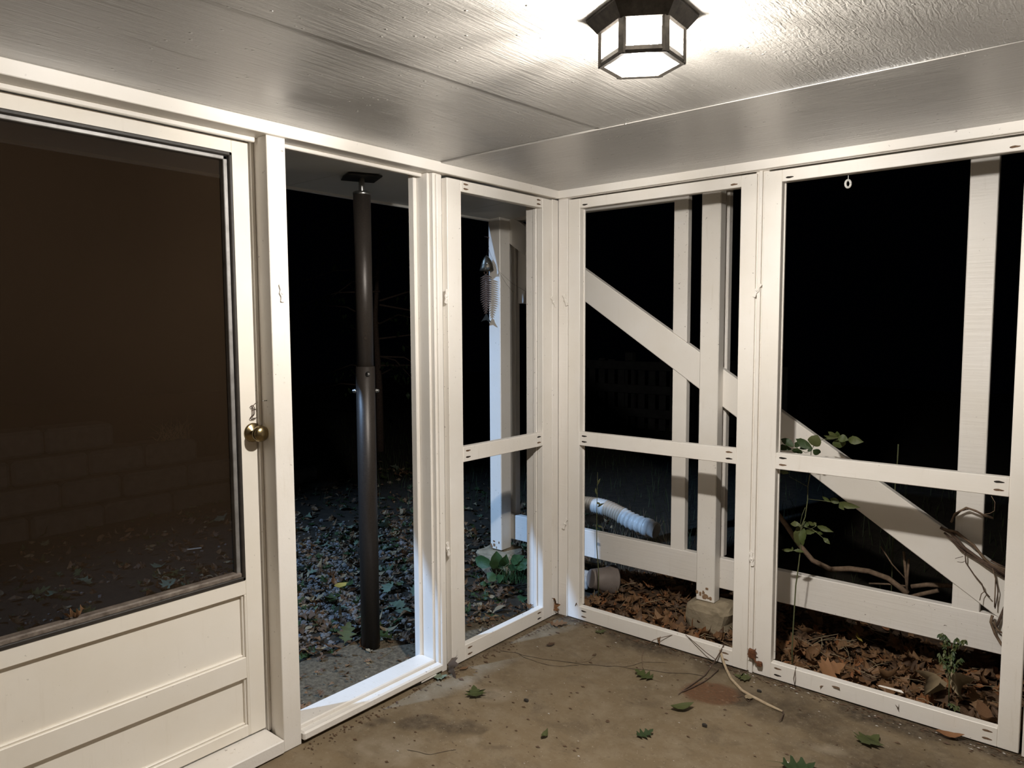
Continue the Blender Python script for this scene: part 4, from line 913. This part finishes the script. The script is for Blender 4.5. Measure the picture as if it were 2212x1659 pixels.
# ================================================================== DRAIN PIPE, POT, RUBBLE
def corrugated(P, r, parent, mat, name, pitch=.016):
    """ribbed tube along the polyline P"""
    pts = []; 
    for i in range(len(P)-1):
        n = max(2, int((P[i+1]-P[i]).length/(pitch/4)))
        pts += [P[i].lerp(P[i+1], k/n) for k in range(n)]
    pts.append(P[-1])
    rr = [r*(1+.045*(1 if (k % 4) in (0, 1) else -1)) for k in range(len(pts))]
    return MB().tube(pts, rr, 20).build(name, M[mat], parent)
def curve(pts, n=8):
    out = []; P = [pts[0]]+list(pts)+[pts[-1]]
    for i in range(1, len(P)-2):
        for k in range(n):
            t = k/n; a, b_, c_, d_ = P[i-1], P[i], P[i+1], P[i+2]
            out.append(.5*((2*b_)+(c_-a)*t+(2*a-5*b_+4*c_-d_)*t*t+(3*b_-a-3*c_+d_)*t**3))
    out.append(P[-2]); return out
YP = .95
pz = lambda u, v, y=YP: at(u, v, 'y', y)
DP = empty('drain_pipe', pz(1340, 1150), 'white corrugated flexible drain pipe lying bent behind the middle frame', 'pipe')
path = curve([pz(1185, 1088), pz(1230, 1089), pz(1275, 1091), pz(1310, 1098), pz(1340, 1112), pz(1365, 1126), pz(1395, 1138)], 6)
ln = len(path); rp = .052
corrugated(path[:int(ln*.53)], rp, DP, 'plastic', 'hose_section'); corrugated(path[int(ln*.53)-1:int(ln*.72)], rp*1.0, DP, 'plastic_tan', 'hose_section')
corrugated(path[int(ln*.72)-1:], rp*1.03, DP, 'plastic', 'hose_section', .03)
d = (path[-1]-path[-3]).normalized()
MB().tube([path[-1], path[-1]+d*.03, path[-1]+d*.032, path[-1]+d*.075], [rp*1.12, rp*1.12, rp*1.0, rp*.98], 20, False).tube([path[-1]+d*.074, path[-1]+d*.02], [rp*.93, rp*.9], 20).build('end_cap', M['plastic'], DP)
P = [pz(1200, 1128, 1.15), pz(1250, 1124, 1.15), pz(1298, 1120, 1.15)]
tag(corrugated(P, .032, None, 'plastic', 'hose_offcut'), 'short length of white corrugated hose on the ground behind the bent drain pipe', 'pipe')
bpy.data.objects['hose_offcut'].location = (0, 0, 0)
# tipped pot
pb = at(1276, 1250, 'y', .30); ax = (Rv*.90+Fv*.30+Vector((0, 0, -.16))).normalized()
PT = empty('flower_pot', pb, 'tipped over taupe plastic flower pot half sunk in the leaves', 'flower pot')
MB().lathe(pb, [(.050, 0), (.052, .003), (.070, .105), (.075, .106), (.077, .130), (.081, .131), (.081, .140), (.074, .140), (.070, .120), (.062, .06), (.046, .008)], 28, ax).build('pot_body', M['pot'], PT)
p = at(1264, 1252, 'y', .40); tag(rough_lump(MB(), p, (.035, .03, .05), 4, 2).build('plaster_chunk', M['rubble'], None, p), 'broken white plaster chunk left of the tipped pot', 'rubble')

# hanging ring in the rightmost frame
p = at(1832, 397, 'y', .045); HR = empty('hanging_ring', p+Vector((0, 0, .03)), 'small painted ring hanging from the top rail of the rightmost frame', 'ring')
MB().tube([p+Rv*.010*cos(a)+Vector((0, 0, .014*sin(a))) for a in [2*pi*k/18 for k in range(19)]], .0045, 7).build('loop', M['soffit'], HR)
MB().tube([p+Vector((0, 0, .014)), p+Vector((0, 0, .026)), Vector((p.x, p.y, 2.052))], .0014, 6).build('hook', M['soffit'], HR)

# ================================================================== OUTSIDE LEFT: GRAVEL, LEAVES, WALL
def stone_mesh(seed, mat):
    t = bmesh.new(); bmesh.ops.create_icosphere(t, subdivisions=1, radius=1); r_ = random.Random(seed); s = (r_.uniform(.8, 1.2), r_.uniform(.6, 1), r_.uniform(.45, .75))
    for v in t.verts: v.co = Vector((v.co.x*s[0], v.co.y*s[1], v.co.z*s[2]))*r_.uniform(.78, 1.18)
    me = bpy.data.meshes.new('gravel_stone'); t.to_mesh(me); t.free(); me.materials.append(mat); return me
STN = [stone_mesh(i, M[('stone_grey', 'stone_tan', 'stone_pink', 'stone_grey')[i % 4]]) for i in range(12)]
def gravel_xy():
    for _ in range(40):
        u = rnd.uniform(640, 930); v = rnd.uniform(1130, 1400)
        den = 1.0 if (u < 770 and 1170 < v < 1350) else (.5 if (820 < u < 930 and 1170 < v < 1240) else .22)
        if rnd.random() < den:
            p = at(u, v, 'z', -.02)
            if p.x < apron_edge(p.y)+.04: return p.x, p.y
    return p.x, p.y
for i in range(230):
    x, y = gravel_xy(); s_ = rnd.uniform(.010, .024)
    o = bpy.data.objects.new('gravel_stone', STN[rnd.randrange(12)]); COL.objects.link(o); o.location = (x, y, gz(x, y)+s_*.35); o.rotation_euler = (rnd.uniform(-.4, .4), rnd.uniform(-.4, .4), rnd.uniform(0, 6.3)); o.scale = (s_,)*3
    w = ('far out' if x < -1.15 else 'close by')+(' left of the pole' if (x-PX)*side.x+(y-PY)*side.y < 0 else ' right of the pole'); cn = {'gravel_grey': 'grey', 'gravel_tan': 'tan', 'gravel_mauve': 'mauve grey'}[o.data.materials[0].name]
    tag(o, '%s gravel stone %s outside the doorway' % (cn, w), 'stone', '%s gravel stones %s' % (cn, w))
mb = {k: MB() for k in ('stone_grey', 'stone_tan', 'stone_pink')}
for i in range(2000):
    if rnd.random() < .9: x, y = gravel_xy()
    else: x, y = rnd.uniform(-2.6, -.45), rnd.uniform(-2.4, .2)
    if x > apron_edge(y)+.05: continue
    s_ = rnd.uniform(.006, .015); me = STN[rnd.randrange(12)]; Mx = Matrix.Translation((x, y, gz(x, y)+s_*.3)) @ Matrix.Rotation(rnd.uniform(0, 6.3), 4, 'Z') @ Matrix.Scale(s_, 4)
    b = mb[('stone_grey', 'stone_tan', 'stone_pink')[i % 3]]; b.raw([v.co for v in me.vertices], [tuple(p.vertices) for p in me.polygons], Mx)
me = bpy.data.meshes.new('gravel'); t = bmesh.new(); mats = []
for i, (k, b) in enumerate(mb.items()):
    n0 = len(t.faces); tm = bpy.data.meshes.new('x'); b.bm.to_mesh(tm); b.bm.free(); t.from_mesh(tm); t.faces.ensure_lookup_table()
    for f in t.faces[n0:]: f.material_index = i
    mats.append(M[k]); bpy.data.meshes.remove(tm)
t.to_mesh(me); t.free()
for m in mats: me.materials.append(m)
tag(link('gravel', me), 'small grey gravel spread over the dark earth outside the doorway', 'gravel', kind='stuff')

GRN = [mk('oak' if i % 2 else 'maple', ('green_cool', 'green', 'green_cool', 'green_dark')[i % 4], W=1, curl=rnd.uniform(-.3, .7), fold=rnd.uniform(0, .4), wob=.07, seed=80+i, petiole=.3) for i in range(8)]
DRK = [mk('oak' if i % 2 else 'ovate', ('dry_dark', 'dry', 'straw', 'dry_dark')[i % 4], W=1, curl=rnd.uniform(-.5, 1), fold=rnd.uniform(0, .5), wob=.09, seed=120+i, petiole=.2) for i in range(8)]
def ground_leaf(p, s_, where):
    green = rnd.random() < .55; me = (GRN if green else DRK)[rnd.randrange(8)]
    o = place_leaf('fallen_leaf', me, (p.x, p.y, gz(p.x, p.y)+rnd.uniform(.012, .03)), rnd.gauss(0, .3), rnd.gauss(-.1, .25), rnd.uniform(0, 6.3), s_)
    tag(o, KINDS[me.name]+' fallen leaf '+where, 'leaf', KINDS[me.name]+' leaves '+where)
PB = Vector((PX, PY, 0)); 
for i in range(78):
    while True:
        u = rnd.uniform(642, 915); v = 1000+380*rnd.random()**1.05; p = at(u, v, 'z', -.02)
        if p.x < apron_edge(p.y)+.03: break
    ground_leaf(p, rnd.uniform(.06, .115), ('far out' if v < 1130 else 'nearer in')+(' left of the pole outside the doorway' if u < 790 else ' right of the pole outside the doorway'))
for i in range(28):
    while True:
        u = rnd.uniform(-30, 520); v = 1095+270*rnd.random(); p = at(u, v, 'z', -.02)
        if v < 1395-.27*u and p.x < -.75 and p.y > -4: break
    ground_leaf(p, rnd.uniform(.06, .12), ('near the block wall' if v < 1190 else 'low down')+' behind the door screen')
p = at(722, 1278, 'z', -.02); tag(place_leaf('fallen_leaf', leaf_mesh('ovate', M['yellow'], W=1.3, curl=.3, fold=.2, seed=3), (p.x, p.y, gz(p.x, p.y)+.035), .3, 0, RV+.6, .085), 'single yellow leaf on the gravel just left of the pole', 'leaf')
p = at(745, 1395, 'z', 0); tag(place_leaf('fallen_leaf', leaf_mesh('oak', M['green'], W=1.1, curl=.3, fold=.3, seed=6, petiole=.3), (p.x, p.y, .01), .2, -.9, RV+1.4, .10), 'upright green leaf on the apron just left of the pole foot', 'leaf')
p = at(850, 1385, 'z', 0); tag(place_leaf('fallen_leaf', leaf_mesh('oak', M['green_dark'], W=1, curl=.3, fold=.3, seed=9, petiole=.3), (p.x, p.y, .005), .1, -.2, RV+2.9, .11), 'dark green leaf on the apron right of the pole foot', 'leaf')
def fo():
    while True:
        x, y = (rnd.uniform(-3.55, -.4), rnd.uniform(-3.2, 2.0)) if rnd.random() < .6 else (rnd.uniform(-2.2, -.3), rnd.uniform(-1.2, .9))
        if x < apron_edge(min(y, .02))-.02: return x, y, gz(x, y)+rnd.uniform(.005, .02)
scatter_stuff('yard_litter', 3600, fo, [('dry_dark', 'oak'), ('dry_dark', 'ovate'), ('green_dark', 'oak'), ('dry', 'ovate'), ('straw', 'ovate')], (.03, .08), 'small dark leaf litter over the yard outside the doorway', 'leaf litter')
p = at(415, 1187, 'z', 0); o = MB().hexa([p+Rv*a+Fv*b_+Vector((0, 0, z)) for z in (0, .006) for a, b_ in ((-.05, -.028), (.055, .022), (.048, .032), (-.057, -.018))], .001).build('paint_stick', M['white_clean'], None, p)
tag(o, 'thin white wooden strip lying on the leaves behind the door screen', 'stick')
# grass: sparse tufts near, thin lawn beyond
mb = MB()
for i in range(5200):
    if rnd.random() < .5: x, y = rnd.uniform(-7, -2.2), rnd.uniform(.6, 6.5)
    else: x, y = rnd.uniform(-4.5, 2.8), rnd.uniform(1.25, 4.6)
    z = gz(x, y); l = rnd.uniform(.04, .14)*(1.9 if (y > 1.2 and x > -1.2 and rnd.random() < .25) else 1); a = rnd.uniform(0, 6.3); w = .0022; dx, dy = cos(a), sin(a); bd = rnd.uniform(.2, .8)*l
    mb.raw([(x-dy*w, y+dx*w, z), (x+dy*w, y-dx*w, z), (x+dx*bd*.4+dy*w*.8, y+dy*bd*.4-dx*w*.8, z+l*.6), (x+dx*bd*.4-dy*w*.8, y+dy*bd*.4+dx*w*.8, z+l*.6), (x+dx*bd, y+dy*bd, z+l)], [(0, 1, 2, 3), (3, 2, 4)])
tag(mb.build('grass', M['grass']), 'dark ragged lawn grass in the night beyond the porch', 'grass', kind='stuff')
mb = MB()
for i in range(260):
    x, y = rnd.uniform(-.9, .25), rnd.uniform(.6, 1.35); z = gz(x, y); l = rnd.uniform(.08, .3); a = rnd.uniform(0, 6.3); q = Vector((cos(a)*l*.35, sin(a)*l*.35, l))
    p = Vector((x, y, z)); mb.tube([p, p+q*.5+Vector((0, 0, .02)), p+q], [.0016, .0013, .0005], 3, False)
tag(mb.build('dry_weeds', M['straw']), 'thin dry weed stems standing around the drain pipe', 'weeds', kind='stuff')
# retaining wall of big blocks
RW = empty('retaining_wall', (-3.7, -.8, 0), 'low stepped retaining wall of grey concrete blocks behind the door screen', 'retaining wall')
for row, (y0, y1) in enumerate(((-3.2, 1.1), (-3.0, .9), (-3.1, -.02), (-3.3, -.66))):
    y = y1
    while y > y0:
        L = rnd.uniform(.40, .52); z0 = -.02+row*.198; xx = -3.62-.045*row+rnd.uniform(-.015, .015)
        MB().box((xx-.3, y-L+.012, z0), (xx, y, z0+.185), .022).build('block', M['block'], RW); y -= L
mb = MB(); c = at(372, 945, 'x', -3.85)
for i in range(60):
    a = rnd.uniform(-1.1, 1.1); l = rnd.uniform(.08, .22); p = c+Vector((rnd.uniform(-.04, .04), rnd.uniform(-.12, .14), -.02)); q = p+Vector((0, sin(a)*l, cos(a)*l)); mb.tube([p, p.lerp(q, .5)+Vector((0, 0, .02)), q], [.0025, .002, .0006], 3, False)
tag(mb.build('dry_grass_tuft', M['straw'], None, c), 'tuft of dry grass growing on the step of the block wall', 'grass tuft')
# rocks at the far edge of the gravel
for u, v, s_, lb in ((690, 1060, .11, 'dark low rock on the ground at the left of the doorway view'), (655, 1010, .07, 'small dark rock at the far left of the doorway view')):
    p = at(u, v, 'z', 0); tag(rough_lump(MB(), p+Vector((0, 0, .02)), (s_*1.3, s_, s_*.6), u, 2).build('rock', M['soil'], None, p), lb, 'rock')
# far fence
FE = empty('board_fence', (-3.2, 6, 0), 'dim grey wooden fence far off in the dark behind the middle frame', 'fence')
for i in range(3):
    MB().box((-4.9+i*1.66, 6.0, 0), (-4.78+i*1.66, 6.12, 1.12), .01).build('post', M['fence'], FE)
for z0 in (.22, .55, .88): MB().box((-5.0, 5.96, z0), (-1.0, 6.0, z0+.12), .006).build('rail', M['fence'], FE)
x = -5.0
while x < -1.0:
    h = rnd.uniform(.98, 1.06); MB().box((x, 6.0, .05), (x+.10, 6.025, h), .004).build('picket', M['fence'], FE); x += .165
# tree branches in the dark beyond the pole
TR = empty('small_tree', (-4.4, 2.5, 0), 'dim leafy tree in the dark beyond the support pole', 'tree')
trunk = [Vector((-4.4, 2.5, -.1)), Vector((-4.38, 2.48, .8)), Vector((-4.45, 2.5, 1.6)), Vector((-4.4, 2.55, 2.6))]
MB().tube(trunk, [.05, .04, .03, .015], 8).build('trunk', M['bark_dark'], TR)
br = MB(); V = []; Fs = []
for i in range(26):
    p = trunk[1].lerp(trunk[3], rnd.random()); a = rnd.uniform(0, 6.3); l = rnd.uniform(.5, 1.1); q = p+Vector((cos(a)*l, sin(a)*l, rnd.uniform(-.35, .3))); br.tube([p, p.lerp(q, .5)+Vector((0, 0, .08)), q], [.012, .008, .003], 5, False)
    for k in range(22):
        t = rnd.uniform(.3, 1.05); c = p.lerp(q, t)+Vector([rnd.gauss(0, .06) for _ in range(3)])
        v, f = leaf_data('ovate', L=rnd.uniform(.05, .09), W=1, fold=.1, seed=k); Mx = Matrix.Translation(c) @ Matrix.Rotation(rnd.uniform(0, 6.3), 4, 'Z') @ Matrix.Rotation(rnd.uniform(.0, 1.2), 4, 'Y')
        o_ = len(V); V += [Mx @ Vector(x_) for x_ in v]; Fs += [tuple(o_+x_ for x_ in g) for g in f]
br.build('branches', M['bark_dark'], TR)
me = bpy.data.meshes.new('foliage'); me.from_pydata([Vector(v)-TR.location for v in V], [], Fs); me.materials.append(M['green_dark']); link('foliage', me, TR)['kind'] = 'stuff'
